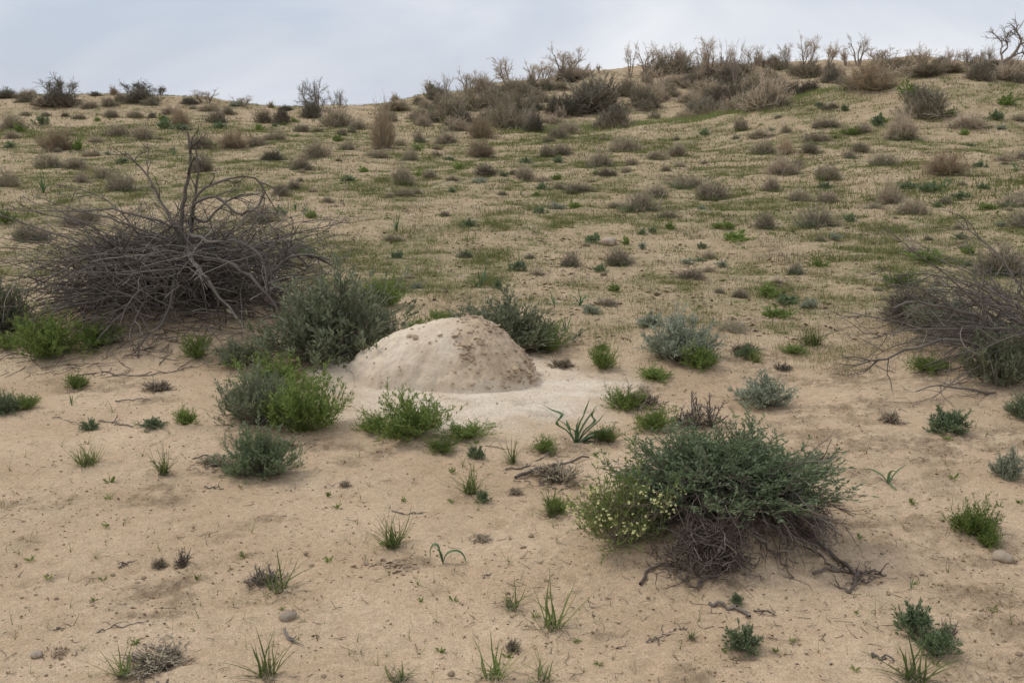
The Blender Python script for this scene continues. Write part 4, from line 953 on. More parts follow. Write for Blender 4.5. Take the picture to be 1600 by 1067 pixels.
cp = empty('crumb_pile', (x, y, z), 'few damp soil crumbs behind the round pale stone', 'soil pile')
for i in range(24):
    a, r = rng.uniform(0, 6.28), abs(rng.normal(0, .018)); o = link('clod', clods[i % 5], cp); s_ = rng.uniform(.004, .010); o.scale = (s_,) * 3; o.location = (math.cos(a) * r * 1.4, math.sin(a) * r, .003); o.rotation_euler = (a, r * 50, a)
x, y, z = place(618, 884)
cp = empty('broken_crust', (x, y, z), 'broken brown soil crust below the grass tuft', 'soil crust')
for i in range(60):
    o = link('clod', clods[i % 5], cp); s_ = rng.uniform(.006, .02); o.scale = (s_ * 1.6, s_ * 1.2, s_ * .7); o.location = (rng.normal(0, .05), rng.normal(0, .022), .003); o.rotation_euler = (rng.normal(0, .4), rng.normal(0, .4), rng.uniform(0, 6))
# ------------------------------------------------------------------ shrubs, tussocks and trees of the slope and ridge
# (kind, pixel column, row of its foot, width, height, label)
FAR = [
 # crest of the low dune
 ('darkbare', 97, 160, 54, 44, 'bare dark forked bush on the low dune crest, farthest of these from the ridge'),
 ('dark', 88, 163, 66, 20, 'low dark shrub skirting the forked bush on the low crest'),
 ('darkbare', 216, 152, 44, 28, 'twiggy dark bush in the middle of the low dune crest'),
 ('dark', 218, 160, 52, 24, 'dark domed shrub under the middle bush of the low crest'),
 ('darkbare', 253, 148, 22, 16, 'small twiggy bush next to the middle bush of the low crest'),
 ('bare', 326, 160, 40, 20, 'faint pale bare bush where the low crest dips'),
 ('bare', 374, 166, 34, 16, 'smallest pale bare bush at the end of the low crest'),
 ('darkbare', 497, 172, 60, 50, 'tall purplish bare bush standing alone in the skyline dip'),
 ('darkbare', 528, 168, 30, 30, 'short bare bush leaning off the tall one in the skyline dip'),
 ('dark', 485, 183, 32, 28, 'round black-grey shrub below the tall bush in the skyline dip'),
 ('dark', 12, 152, 32, 14, 'dark low shrub on the crest at the photo edge'), ('dry', 46, 152, 36, 13, 'low grey shrub on the crest beside the edge shrub'),
 ('tussock', 178, 148, 12, 14, 'thin straw tuft poking above the low crest'), ('dark', 150, 150, 18, 8, 'tiny dark shrub on the low crest'),
 ('tussock', 52, 148, 14, 10, 'faint pale tuft above the low crest'), ('dark', 298, 162, 26, 12, 'small dark shrub where the crest begins to dip'),
 ('dry', 327, 172, 28, 12, 'grey shrub just under the faint bare bush'), ('dry', 168, 166, 24, 15, 'brown shrub just under the low crest'),
 ('drygreen', 186, 158, 22, 14, 'olive shrub just under the crest straw tuft'), ('dry', 144, 168, 28, 10, 'flat grey shrub below the low crest'),
 ('dark', 38, 158, 28, 8, 'thin dark mat below the crest near the photo edge'), ('dry', 103, 181, 16, 7, 'tiny grey shrub on the sandy face'),
 ('dry', 124, 185, 18, 9, 'little grey shrub beside the tiny one on the sandy face'), ('dry', 175, 182, 24, 12, 'grey shrub in mid sandy face'),
 ('drygreen', 232, 164, 24, 13, 'olive shrub at the foot of the middle crest bush'), ('dry', 264, 176, 26, 12, 'brown shrub on the sandy face below the crest'),
 ('dry', 213, 183, 28, 12, 'purplish grey shrub low on the sandy face'), ('dark', 237, 184, 14, 9, 'dark little shrub beside the purplish one'),
 ('drygreen', 335, 190, 34, 20, 'green-grey shrub low on the sandy face under the dip'), ('dry', 357, 178, 24, 12, 'brown shrub near the end of the low crest'),
 ('dry', 415, 192, 30, 22, 'grey shrub below the skyline, first of a pair'), ('dark', 440, 192, 26, 24, 'darker shrub below the skyline, second of a pair'),
 ('dark', 448, 172, 22, 8, 'dark strip shrub on the skyline before the tall bush'), ('tussock', 424, 168, 10, 10, 'pale tuft on the skyline before the tall bush'),
 ('dry', 525, 196, 56, 28, 'broad pinkish grey shrub below the leaning bare bush'), ('dry', 560, 200, 30, 14, 'grey shrub trailing off the broad pinkish one'),
 ('tussock', 616, 156, 14, 12, 'straw tuft on the rising skyline'), ('dry', 625, 170, 50, 16, 'flat grey shrub on the rising skyline slope'),
 ('dark', 655, 162, 20, 12, 'dark shrub on the rising skyline slope'),
 ('tussock', 600, 232, 38, 66, 'tall wispy pale tussock standing above the shrubs in mid slope'), ('dry', 606, 190, 28, 22, 'brown shrub behind the tall wispy tussock'),
 # far left slope
 ('dry', 16, 200, 46, 24, 'grey brush with pale tips at the photo edge'), ('farherb', 30, 206, 18, 14, 'green herbs in front of the edge brush'),
 ('farherb', 66, 194, 20, 14, 'green herb clump high on the sandy face foot'), ('tussock', 93, 234, 54, 34, 'large fuzzy brown tussock near the photo edge'),
 ('farherb', 122, 235, 16, 22, 'green herbs beside the large fuzzy tussock'), ('dry', 18, 216, 28, 12, 'grey mat below the edge brush'),
 ('drygreen', 72, 262, 44, 24, 'dark olive shrub with green base below the fuzzy tussock'), ('dry', 10, 290, 40, 26, 'brown shrub cut by the photo edge in mid slope'),
 ('cushion', 15, 231, 14, 10, 'green cushion near the photo edge'), ('dry', 148, 222, 26, 12, 'grey-green shrub above the dead snag twig'),
 ('dry', 184, 212, 34, 18, 'brown-green shrub above the green strip'), ('dry', 225, 218, 44, 22, 'round dusty grey shrub above the snag twig'),
 ('farherb', 258, 200, 24, 16, 'bright green clump under the straw plume'), ('tussock', 284, 194, 30, 26, 'orange-brown straw plume behind the tallest snag'),
 ('farherb', 281, 202, 20, 10, 'green herbs under the orange-brown plume'), ('farherb', 344, 200, 22, 10, 'bluish green clump in the upper slope'),
 ('tussock', 367, 230, 46, 28, 'orange-brown tussock with olive base'), ('dry', 400, 228, 28, 18, 'grey shrub beside the olive-based tussock'),
 ('dry', 322, 268, 40, 32, 'grey shrub seen behind the snags'), ('dry', 316, 232, 40, 24, 'pale grey shrub uphill behind the snags'),
 ('drygreen', 195, 298, 48, 32, 'green-centred grey shrub just uphill of the dead shrub'), ('dry', 125, 286, 28, 18, 'olive grey shrub above the long dead branches'),
 ('dry', 120, 262, 46, 16, 'flat pale shrub in the upper left slope'), ('dry', 160, 278, 30, 18, 'greyish shrub above the leaning snag foot'),
 ('cushion', 192, 254, 18, 8, 'small blue-green cushion behind the thin snag twig'), ('dry', 145, 244, 26, 12, 'small grey shrub above the olive one'),
 ('dry', 120, 350, 76, 30, 'low grey brush behind the long dead branches'), ('drygreen', 60, 372, 60, 24, 'green-grey brush behind the sprawling dead branches'),
 ('farherb', 10, 348, 26, 26, 'bright green clump at the photo edge above the dead shrub'), ('drygreen', 415, 345, 62, 28, 'grey-green brush touching the dead limbs'),
 ('farherb', 436, 336, 26, 14, 'green herbs behind the grey-green brush'), ('farherb', 486, 340, 22, 12, 'green herbs at the right of the dead limbs'),
 # centre
 ('dark', 422, 250, 34, 16, 'dark compact shrub above the dead limbs'), ('drygreen', 472, 264, 34, 20, 'shrub with dark green base under a pinkish one'),
 ('dry', 488, 246, 48, 28, 'pinkish grey fuzzy shrub above the green-based one'), ('drygreen', 545, 234, 24, 14, 'green-grey shrub below the skyline dip'),
 ('drygreen', 532, 210, 18, 10, 'small dark green shrub below the skyline dip'), ('dry', 475, 206, 26, 12, 'brown shrub in the upper slope'),
 ('dry', 498, 206, 22, 7, 'flat brown streak of dead stems in the upper slope'), ('dry', 430, 218, 32, 16, 'grey shrub left of the pinkish one'),
 ('farherb', 405, 204, 16, 12, 'bright green herb clump in the upper slope'), ('cushion', 543, 284, 20, 10, 'blue-green cushion in mid slope'),
 ('drygreen', 628, 285, 40, 28, 'grey fuzzy shrub with dark green base in mid slope'), ('dry', 670, 278, 30, 14, 'low brown shrub beside the fuzzy green-based one'),
 ('dry', 437, 304, 30, 18, 'round grey shrub right of the dead limbs'), ('dry', 461, 294, 28, 14, 'dark grey shrub above the round grey one'),
 ('dry', 632, 306, 28, 14, 'low grey shrub below the fuzzy green-based one'), ('dry', 607, 308, 18, 9, 'small brown shrub beside the low grey one'),
 ('dry', 593, 246, 34, 14, 'grey shrub at the foot of the tall wispy tussock'), ('dry', 622, 226, 26, 8, 'dead streak beside the tall wispy tussock'),
 ('drygreen', 655, 222, 22, 18, 'green-grey clump below the rising skyline'), ('drygreen', 645, 250, 24, 20, 'yellowish green shrub in mid slope'),
 ('dry', 698, 222, 36, 18, 'grey shrub with green foot below the ridge brush'), ('dry', 682, 232, 18, 7, 'flat dark dead plant in mid slope'),
 ('tussock', 752, 244, 40, 26, 'greenish fuzzy tussock below the ridge brush'), ('dry', 752, 272, 42, 18, 'wide grey shrub in mid slope'),
 ('cushion', 786, 276, 14, 8, 'green cushion beside the wide grey shrub'), ('cushion', 748, 286, 24, 9, 'blue-green mat below the wide grey shrub'),
 ('dry', 710, 282, 24, 9, 'thin grey mat left of the blue-green mat'), ('dry', 822, 280, 36, 22, 'grey-brown shrub in the centre of the slope'),
 ('dry', 848, 284, 26, 12, 'small grey shrub at the right of the central one'), ('dry', 870, 216, 36, 18, 'grey shrub at the foot of the eroded bank'),
 ('drygreen', 882, 240, 34, 16, 'dark grey-green shrub below the eroded bank'), ('drygreen', 852, 244, 30, 18, 'fuzzy olive shrub below the eroded bank'),
 ('drygreen', 936, 260, 42, 26, 'round olive-brown shrub in the upper middle slope'), ('dry', 942, 274, 40, 13, 'low grey shrub just under the round olive-brown one'),
 ('dry', 986, 258, 22, 12, 'dark grey little shrub right of the round olive-brown one'), ('dry', 1042, 268, 18, 10, 'small grey shrub above the twin grey brush'),
 ('dry', 1060, 242, 34, 18, 'round brown shrub with green foot on the slope'), ('dry', 975, 236, 44, 26, 'pale wispy shrub by the grassy strip'),
 ('dry', 1028, 248, 32, 14, 'grey brown shrub left of the round brown one'), ('drygreen', 1000, 328, 56, 32, 'grey shrub with bright green foot on the grassy slope'),
 ('dry', 965, 322, 30, 8, 'flat grey mat at the side of the green-footed shrub'), ('drygreen', 1022, 306, 36, 18, 'olive-green shrub uphill of the green-footed one'),
 ('drygreen', 912, 298, 50, 13, 'long low blue-green mat in mid slope'), ('drygreen', 1075, 292, 56, 20, 'grey-green brush, upper of the twin brush'),
 ('drygreen', 1118, 310, 60, 26, 'grey brush with green edge, lower of the twin brush'), ('cushion', 846, 333, 22, 10, 'blue-green cushion on the grassy slope'),
 ('cushion', 1096, 328, 14, 8, 'bright green cushion near the twin brush'), ('drygreen', 1045, 340, 30, 12, 'low grey-green plant below the green-footed shrub'),
 ('farherb', 1046, 358, 16, 12, 'green herb clump on the grassy slope'), ('cushion', 1020, 363, 12, 8, 'tiny blue-green cushion on the grassy slope'),
 ('cushion', 1004, 388, 14, 9, 'tiny green cushion by the bare soil lump'), ('farherb', 928, 378, 30, 13, 'green clump left of the bare soil lump'), ('farherb', 978, 382, 14, 15, 'upright green herb right of the bare soil lump'),
 ('drygreen', 893, 414, 34, 20, 'green cushion shrub above the strap-leaved pair'), ('drygreen', 968, 412, 44, 24, 'green shrub with dark middle above the silver cushion'),
 ('cushion', 812, 422, 28, 16, 'blue-green plant above the mound shrub'), ('drygreen', 1075, 436, 46, 18, 'low green shrub above the silvery ones'),
 ('cushion', 924, 490, 26, 14, 'green cushion just below the strap-leaved pair'), ('dry', 945, 474, 36, 10, 'brown dead mat beside the strap-leaved pair'),
 ('cushion', 468, 390, 24, 14, 'pale green cushion near the pointing dead limb'), ('dry', 614, 375, 26, 10, 'flat grey mat under the upright strap-leaved plant'),
 ('dry', 1106, 424, 24, 10, 'small dark mat on the grassy slope'), ('farherb', 938, 424, 24, 12, 'green herbs beneath the green cushion shrub'),
 ('farherb', 727, 402, 20, 12, 'faint green clump behind the mound'), ('drygreen', 726, 402, 22, 10, 'grey-green plant above the mound shrub'), ('farherb', 778, 452, 14, 18, 'bright green sprig behind the mound shrub'),
 ('cushion', 1264, 480, 24, 14, 'dark green round cushion on the slope'), ('farherb', 1200, 462, 36, 20, 'soft green clump uphill of the silvery shrubs'), ('farherb', 1228, 474, 40, 14, 'green herb mat left of the round cushion'),
 ('farherb', 1212, 494, 56, 14, 'wide green herb mat uphill of the pale cushion'), ('drygreen', 1248, 428, 26, 16, 'blue-green plant on the upper open slope'), ('dry', 1145, 514, 50, 12, 'flat brown dead mat uphill of the silvery shrubs'),
 ('cushion', 1075, 412, 20, 10, 'small green cushion above the low green shrub'), ('dry', 1108, 402, 24, 12, 'dark little plant in the green grass'),
 # right hill
 ('tussock', 1222, 272, 56, 30, 'wide pinkish tussock at the foot of the hill'), ('drygreen', 1248, 262, 24, 14, 'olive top beside the wide pinkish tussock'),
 ('drygreen', 1298, 280, 46, 22, 'green-spotted grey shrub right of the wide tussock'), ('tussock', 1480, 272, 64, 36, 'big round olive-brown tussock, largest on the hillside'),
 ('drygreen', 1381, 258, 38, 22, 'dark green compact shrub left of the biggest tussock'), ('tussock', 1388, 318, 44, 34, 'brown tussock with olive middle below the hill'),
 ('dry', 1424, 333, 46, 24, 'grey domed shrub touching the olive-middled tussock'), ('drygreen', 1366, 328, 34, 12, 'green foot at the side of the olive-middled tussock'),
 ('drygreen', 1252, 312, 34, 18, 'grey shrub with green foot, first of a low pair'), ('dry', 1288, 314, 36, 18, 'grey-brown shrub, second of a low pair'),
 ('drygreen', 1276, 354, 60, 30, 'grey and bright green shrub on the lower hillside'), ('farherb', 1328, 346, 20, 13, 'green clump right of the grey and bright green shrub'),
 ('drygreen', 1192, 356, 40, 24, 'grey shrub with green side in the grassy slope'), ('drygreen', 1282, 376, 18, 9, 'small blue-grey plant on the lower hillside'),
 ('farherb', 1150, 376, 50, 16, 'long bright green clump on the grassy slope'), ('dry', 1206, 296, 26, 24, 'pale shrub beneath the wide pinkish tussock'),
 ('dry', 1266, 238, 36, 16, 'dark brown shrub on the hillside'), ('tussock', 1226, 240, 26, 24, 'upright olive tussock on the hillside'),
 ('drygreen', 1188, 238, 40, 20, 'green shrub left of the upright olive tussock'), ('dry', 1278, 220, 42, 14, 'flat brown-green shrub on the hillside'),
 ('drygreen', 1328, 248, 24, 14, 'dark green little shrub on the hillside'), ('dry', 1342, 236, 30, 14, 'brown wisp behind the dark green little shrub'),
 ('dry', 1226, 207, 20, 14, 'grey little shrub high on the hillside'), ('dry', 1290, 196, 40, 12, 'flat grey shrub high on the hillside'),
 ('drygreen', 1296, 170, 26, 10, 'purplish mat with green tip near the hill shoulder'), ('cushion', 1319, 174, 12, 12, 'round green cushion near the hill shoulder'),
 ('dry', 1192, 214, 40, 14, 'brown-grey shrub at the hill shoulder'), ('drygreen', 1160, 202, 26, 18, 'shrub with bright green middle at the hill shoulder'),
 ('tussock', 1412, 216, 52, 42, 'large fluffy brown tussock below the hilltop'), ('dry', 1352, 206, 30, 16, 'brown shrub left of the fluffy tussock'),
 ('farherb', 1372, 196, 22, 18, 'green herbs between brown shrubs below the hilltop'), ('farherb', 1330, 210, 26, 12, 'low green herbs left of the fluffy tussock'),
 ('dark', 1450, 178, 66, 46, 'big dark shrub right under the hilltop'), ('farherb', 1425, 150, 40, 22, 'green brush behind the big dark shrub'),
 ('farherb', 1484, 182, 20, 14, 'bright green clump at the side of the big dark shrub'), ('dry', 1510, 198, 54, 22, 'grey-purple shrub right of the big dark one'),
 ('farherb', 1556, 186, 24, 14, 'bright round green clump on the upper hillside'), ('dry', 1592, 188, 20, 10, 'dark shrub at the photo edge on the hillside'),
 ('farherb', 1572, 164, 30, 18, 'green leafy patch high on the hillside'), ('drygreen', 1590, 352, 44, 24, 'dark shrub cut by the photo edge'),
 ('drygreen', 1588, 322, 48, 22, 'grey-green shrub near the photo edge'), ('farherb', 1545, 326, 32, 10, 'low green mat near the photo edge'), ('dry', 1494, 358, 18, 9, 'grey spot plant on the lower slope'),
 ('farherb', 1446, 408, 60, 22, 'bright green herbs uphill of the second dead shrub'), ('dry', 1422, 398, 30, 20, 'grey twigs beside the bright herbs'), ('cushion', 1245, 428, 22, 12, 'teal cushion on the open slope'),
 ('farherb', 1500, 372, 20, 8, 'small green mat on the lower slope'), ('drygreen', 1512, 388, 28, 8, 'dull green mat on the lower slope'), ('farherb', 1535, 296, 22, 10, 'green clump in the hollow'),
 ('farherb', 1452, 300, 40, 16, 'bright green patch in the hollow under the biggest tussock'), ('farherb', 1415, 296, 30, 12, 'green patch beside the hollow'), ('farherb', 1500, 310, 34, 10, 'long green patch in the hollow'),
 ('dry', 1590, 248, 30, 12, 'brown shrub by the photo edge on the hillside'), ('dry', 1570, 252, 34, 14, 'grey-green shrub by the photo edge on the hillside'),
 # eroded dune face, brush
 ('dark', 920, 172, 92, 52, 'great dark overhanging thicket on the eroded dune bank'), ('dark', 885, 178, 60, 30, 'dark lower lobe of the overhanging thicket'),
 ('dark', 955, 200, 58, 36, 'blue-grey mounded shrub at the foot of the eroded bank'), ('dry', 940, 150, 46, 26, 'brown brush crowning the eroded bank'),
 ('drygreen', 700, 190, 62, 44, 'olive brush on the rising ridge foot'), ('dry', 742, 170, 60, 34, 'grey brush on the rising ridge'),
 ('dry', 790, 200, 60, 50, 'large grey thicket in the middle of the ridge foot'), ('drygreen', 810, 182, 50, 40, 'greenish thicket beside the large grey one'),
 ('dark', 835, 205, 30, 30, 'dark round shrub at the thicket foot'), ('tussock', 748, 214, 40, 34, 'pale wispy brush before the thicket'), ('dry', 770, 166, 60, 30, 'brown brush below the pale ridge trees'),
 ('dark', 828, 142, 30, 14, 'dark patch of brush under the ridge trees'), ('dry', 720, 204, 46, 22, 'pinkish brush on the ridge foot'),
 ('dry', 1000, 168, 50, 40, 'purple-grey brush on the dune face'), ('dark', 1010, 172, 26, 18, 'small dark shrub in the purple-grey brush'), ('dry', 890, 208, 40, 20, 'wispy shrub at the bank foot'),
 ('dark', 1095, 180, 52, 28, 'dark rounded shrub above the green strip'), ('dry', 1070, 184, 34, 14, 'brown shrub beside the dark rounded one'),
 ('dry', 1120, 150, 60, 24, 'brown brush under the clustered pale trees'), ('dark', 1150, 152, 34, 20, 'dark brush under the clustered pale trees'),
 ('dry', 1200, 168, 74, 50, 'big grey-green thicket in the dune hollow'), ('drygreen', 1195, 146, 60, 36, 'olive crown of the big hollow thicket'), ('dry', 1160, 172, 50, 26, 'grey brush at the side of the hollow thicket'),
 ('dark', 1262, 144, 34, 20, 'dark round shrub in the hollow'), ('dry', 1262, 118, 52, 28, 'brown brush below the skyline trees'), ('dark', 1297, 116, 20, 20, 'dark shrub beside the skyline brush'),
 ('tussock', 1365, 140, 78, 44, 'broad reddish-brown bush on the hill shoulder'), ('dry', 1345, 136, 46, 30, 'brown stems at the side of the reddish bush'),
 ('dry', 1450, 116, 60, 22, 'grey brush on the skyline behind the hilltop'), ('dark', 1448, 118, 24, 18, 'dark branchy shrub on the skyline'), ('dry', 1488, 112, 50, 16, 'reddish brush on the skyline'),
 ('dark', 1530, 124, 40, 26, 'dark branchy shrub on the hilltop'), ('dry', 1568, 122, 54, 24, 'purplish brush under the big skyline tree'), ('dry', 1595, 128, 30, 20, 'grey brush at the photo edge under the skyline tree'),
 ('drygreen', 1222, 108, 30, 18, 'dark olive shrub on the far skyline'), ('dry', 1058, 112, 60, 30, 'fuzzy brown brush on the ridge top'), ('dry', 1020, 118, 50, 24, 'pale brown brush on the ridge top'),
 ('dry', 895, 120, 60, 20, 'tawny brush by the ridge tree'), ('dry', 800, 146, 50, 24, 'tawny brush on the ridge edge'), ('dry', 1110, 118, 46, 20, 'tan brush among the ridge trees'),
 ('dark', 1205, 104, 24, 18, 'dark bushy crown on the far skyline'), ('dry', 1390, 106, 60, 20, 'twiggy brown brush on the skyline'), ('dry', 985, 148, 40, 30, 'grey wispy brush under the ridge top'),
 ('dry', 1035, 150, 26, 20, 'single grey shrub on the sandy ridge face'), ('dry', 1150, 116, 50, 22, 'brown haze of brush behind the ridge trees'), ('dark', 1140, 128, 50, 14, 'dark strip of brush below the ridge trees'),
 ('farherb', 675, 150, 20, 20, 'olive-green bush where the ridge begins'), ('dry', 690, 168, 40, 22, 'brown scrub where the ridge begins'), ('dark', 760, 196, 30, 24, 'dark grey scrub before the thicket'),
]
TREES = [
 (672, 150, 30, 24, 'short dark-stemmed tree where the ridge begins'), (698, 150, 22, 34, 'thin pale tree first on the rising ridge'), (728, 146, 34, 34, 'pale wispy tree second on the rising ridge'), (758, 142, 34, 26, 'low pale tree third on the rising ridge'),
 (795, 134, 46, 42, 'bushy pale tree before the ridge climbs'), (832, 126, 34, 28, 'low spreading pale tree on the ridge'), (850, 124, 30, 26, 'slight pale tree beside the spreading one'), (878, 120, 60, 44, 'broad pale tree standing over the eroded bank'), (908, 122, 30, 18, 'low tan tree beside the broad one'), (936, 112, 10, 12, 'single thin sapling on the bare sand crest'),
 (985, 118, 26, 50, 'tall slim pale tree at the start of the ridge-top row'), (1008, 116, 44, 44, 'feathery pale tree second in the ridge-top row'), (1040, 112, 50, 42, 'wide pale tree third in the ridge-top row'), (1068, 110, 30, 34, 'pale tree fourth in the ridge-top row'),
 (1110, 126, 50, 62, 'largest pale tree of the clustered group on the ridge'), (1130, 124, 30, 56, 'slim tree of the clustered group on the ridge'), (1148, 132, 30, 64, 'leaning tree at the edge of the clustered group'), (1096, 128, 30, 50, 'thin tree at the near edge of the clustered group'), (1175, 110, 40, 36, 'hazy pale tree behind the clustered group'),
 (1030, 138, 18, 30, 'small tree on the sandy ridge face'), (1012, 138, 22, 36, 'forked little tree on the sandy ridge face'), (1205, 106, 26, 24, 'dark-crowned small tree on the skyline'), (1232, 104, 30, 34, 'pale skyline tree before the tall pair'), (1256, 100, 34, 42, 'tallest of the fine pale trees on the middle skyline'), (1296, 98, 28, 30, 'small tree with spread top on the skyline'),
 (1340, 100, 44, 44, 'open forked tree with clear trunk on the skyline'), (1322, 100, 20, 24, 'thin tree left of the open forked one'), (1378, 102, 46, 26, 'bushy low tree on the skyline'), (1420, 98, 16, 20, 'faint twig tree on the skyline'), (1446, 108, 48, 34, 'spreading skyline tree behind the hilltop'), (1484, 100, 26, 24, 'upright skyline tree behind the hilltop'),
 (1510, 100, 26, 22, 'faint skyline tree left of the big one'), (1545, 100, 22, 28, 'thin skyline tree next to the big one'),
]
for kd, px, R, w_, h_, lab in FAR: put(kd, px, R + 1, w_ * {'cushion': 1.1, 'farherb': 1.1, 'dark': 1.05, 'darkbare': 1.0}.get(kd, 1.1), h_ * (1.0 if kd in ('dark', 'darkbare') else 1.08), lab, sink=.08)
for px, R, w_, h_, lab in TREES: put('bare', px, R + 3, w_ * 1.05, h_ * 1.05 + 3, lab, sink=.03)
# brush that nothing tells apart: on the far dune, and small scraps between the larger shrubs
for i in range(125):
    px = rng.uniform(650, 1590) if i % 3 else rng.uniform(650, 890)
    if 890 < px < 1010 and i % 3: px += 130
    Rt = np.interp(px, [650, 760, 900, 1000, 1200, 1590], [156, 136, 114, 106, 98, 98]); Rb = np.interp(px, [650, 760, 900, 1000, 1200, 1300, 1450, 1590], [205, 208, 200, 195, 160, 135, 112, 112])
    put(['dry', 'dry', 'drygreen', 'dark', 'dry'][i % 5], px, rng.uniform(Rt + 4, max(Rt + 8, Rb)), rng.uniform(16, 44), rng.uniform(10, 26), 'small brown brush crowding the far dune under the bare trees', 3 if i % 5 in (0, 1, 4) and i % 3 else None, sink=.1)['group'] = 'small brush crowding the far dune'
for i in range(160):
    R = 165 + 300 * rng.random() ** 1.5; px = rng.uniform(0, 1600)
    if px < 480 and R > 300: continue
    k_ = ['dry', 'drygreen', 'farherb', 'cushion', 'drygreen', 'farherb'][i % 6]; s_ = rng.uniform(.6, 1.2) * (.6 + R / 500)
    o = put(k_, px, R, 18 * s_, (8 if k_ != 'farherb' else 10) * s_, {'dry': 'little dead clump among the thin grass of the slope', 'drygreen': 'little half-green clump among the thin grass of the slope', 'farherb': 'little bright herb among the thin grass of the slope', 'cushion': 'little round green plant among the thin grass of the slope'}[k_], sink=.1)
    o['group'] = 'little plants among the thin grass: ' + k_.replace('farherb', 'herbs').replace('cushion', 'cushions').replace('drygreen', 'half-green').replace('dry', 'dead')
# the tall forked tree at the photo edge
x, y, z = place(1572, 112); D = depth(x, y, z)
bt = empty('bare_tree', (x, y, z), 'big bare tree with clear forked limbs at the skyline edge', 'tree', KN['bare'][2])
for i, pts in enumerate([[(1558,118),(1566,100),(1582,88),(1592,74),(1596,62),(1588,48),(1592,38)], [(1568,98),(1564,82),(1566,68),(1558,58)], [(1580,90),(1592,84),(1606,82)], [(1594,70),(1604,66),(1612,68)], [(1566,84),(1574,74),(1572,60),(1576,50)]]):
    p = spline([P(a, b_, y) for a, b_ in pts], 14)
    b = MB()
    for pp, rr_, s_ in twigged(p, .07 if i == 0 else .032, .015, 9, 5, .45, .26, None, .4): b.tubes(pp - np.array([x, y, z]), rr_, s_)
    link('trunk' if i == 0 else 'limb', b.mesh('limb', [M['barktree']]), bt)

# ------------------------------------------------------------------ sprouts on the near sand: each its own object
SPR = []
tries = 0
while len(SPR) < 215 and tries < 4000:
    tries += 1
    px, R = rng.uniform(5, 1595), 640 + 420 * rng.random() ** .8
    if 870 < px < 1340 and R < 930: continue
    if 540 < px < 980 and R < 690: continue
    if 330 < px < 520 and R < 750: continue
    if any(abs(px - a) < 13 and abs(R - b_) < 10 for a, b_ in SPR): continue
    SPR.append((px, R))
for i, (px, R) in enumerate(SPR):
    if i % 5 == 4: put('seedling', px, R, rng.uniform(10, 20), rng.uniform(6, 11), 'tiny green seedling on bare sand', i)
    else: put('sprout', px, R, rng.uniform(18, 40), rng.uniform(14, 34), 'tiny thin-bladed grass sprout on bare sand', i)
for o in C.objects:
    if o.get('label') == 'tiny green seedling on bare sand': o['group'] = 'tiny seedlings on the near sand'

# ------------------------------------------------------------------ ground cover nobody could count
def cover_points(n, y0, y1, power=1.0, half=.62):
    u = rng.random(n); y = y0 * (y1 / y0) ** (u ** power); x = (rng.uniform(-1, 1, n)) * (half * y + 1.0); return x, y
def flat_mesh(n_, name, b, mats, lab, cat=None):
    o = link(name, b.mesh(name, mats)); return tag(o, lab, cat, None, 'stuff')
def outside_mound(x, y): return ((x - MX - .05) / 1.0) ** 2 + ((y - MY + .1) / .75) ** 2 > 1
def blades(x, y, hgt, wid, m):
    z = height(x, y); n = len(x)
    a = rng.uniform(0, 6.28, n); lean = rng.uniform(0, 1.6, n)
    tip = np.stack([x + np.cos(a) * lean * hgt, y + np.sin(a) * lean * hgt, z + hgt], 1); s = np.stack([-np.sin(a), np.cos(a), 0 * a], 1) * wid[:, None] / 2; c0 = np.stack([x, y, z - .005], 1)
    return np.stack([c0 - s, c0 + s, tip], 1).reshape(-1, 3)
def patchy(x, y, s, lo, hi, sc): return sst(lo, hi, fbm(x / sc, y / (sc * 1.3), 4, s, .6))
# short grass of the slope
x, y = cover_points(300000, 6.0, 50, .85)
ok = (rng.random(len(x)) < (patchy(x, y, 23, -.3, .25, 2.6) * .8 + .12) * (.15 + .85 * patchy(x, y, 29, -.1, .22, .45)) * sst(5.6, 9.6, y + 2.2 * fbm(x / 1.5, y / 1.5, 3, 3)) * (1 - .6 * sst(26, 40, y))) & outside_mound(x, y)
x, y = x[ok], y[ok]; kx = 10
x = np.repeat(x, kx) + rng.normal(0, .055, len(x) * kx) * np.repeat(np.sqrt(y / 8), kx); y = np.repeat(y, kx) + rng.normal(0, .055, len(x))
hh = rng.uniform(.012, .048, len(x)) * (1 + .3 * (y / 20)); ww = .0023 * (y / 7)
b = MB(); Vb = blades(x, y, hh, ww, 0); b.add(Vb, t=np.arange(len(Vb)).reshape(-1, 3)); flat_mesh(0, 'slope_grass', b, [M['slope_grass']], 'short thin grass greening the sandy slope')
# dead stems standing and lying among the grass
x, y = cover_points(60000, 6.2, 52, .8)
ok = (rng.random(len(x)) < (patchy(x, y, 73, -.1, .3, .9) * .9 + .06) * sst(6.0, 9, y)) & outside_mound(x, y)
x, y = np.repeat(x[ok], 3), np.repeat(y[ok], 3); x = x + rng.normal(0, .03, len(x)) * y / 9; y = y + rng.normal(0, .03, len(x)) * y / 9
b = MB(); Vb = blades(x, y, rng.uniform(.01, .05, len(x)) * (1 + y / 25), .0035 * (y / 7), 0); b.add(Vb, t=np.arange(len(Vb)).reshape(-1, 3)); flat_mesh(0, 'slope_dead_stems', b, [M['stemgrey']], 'short dead stems among the thin grass')
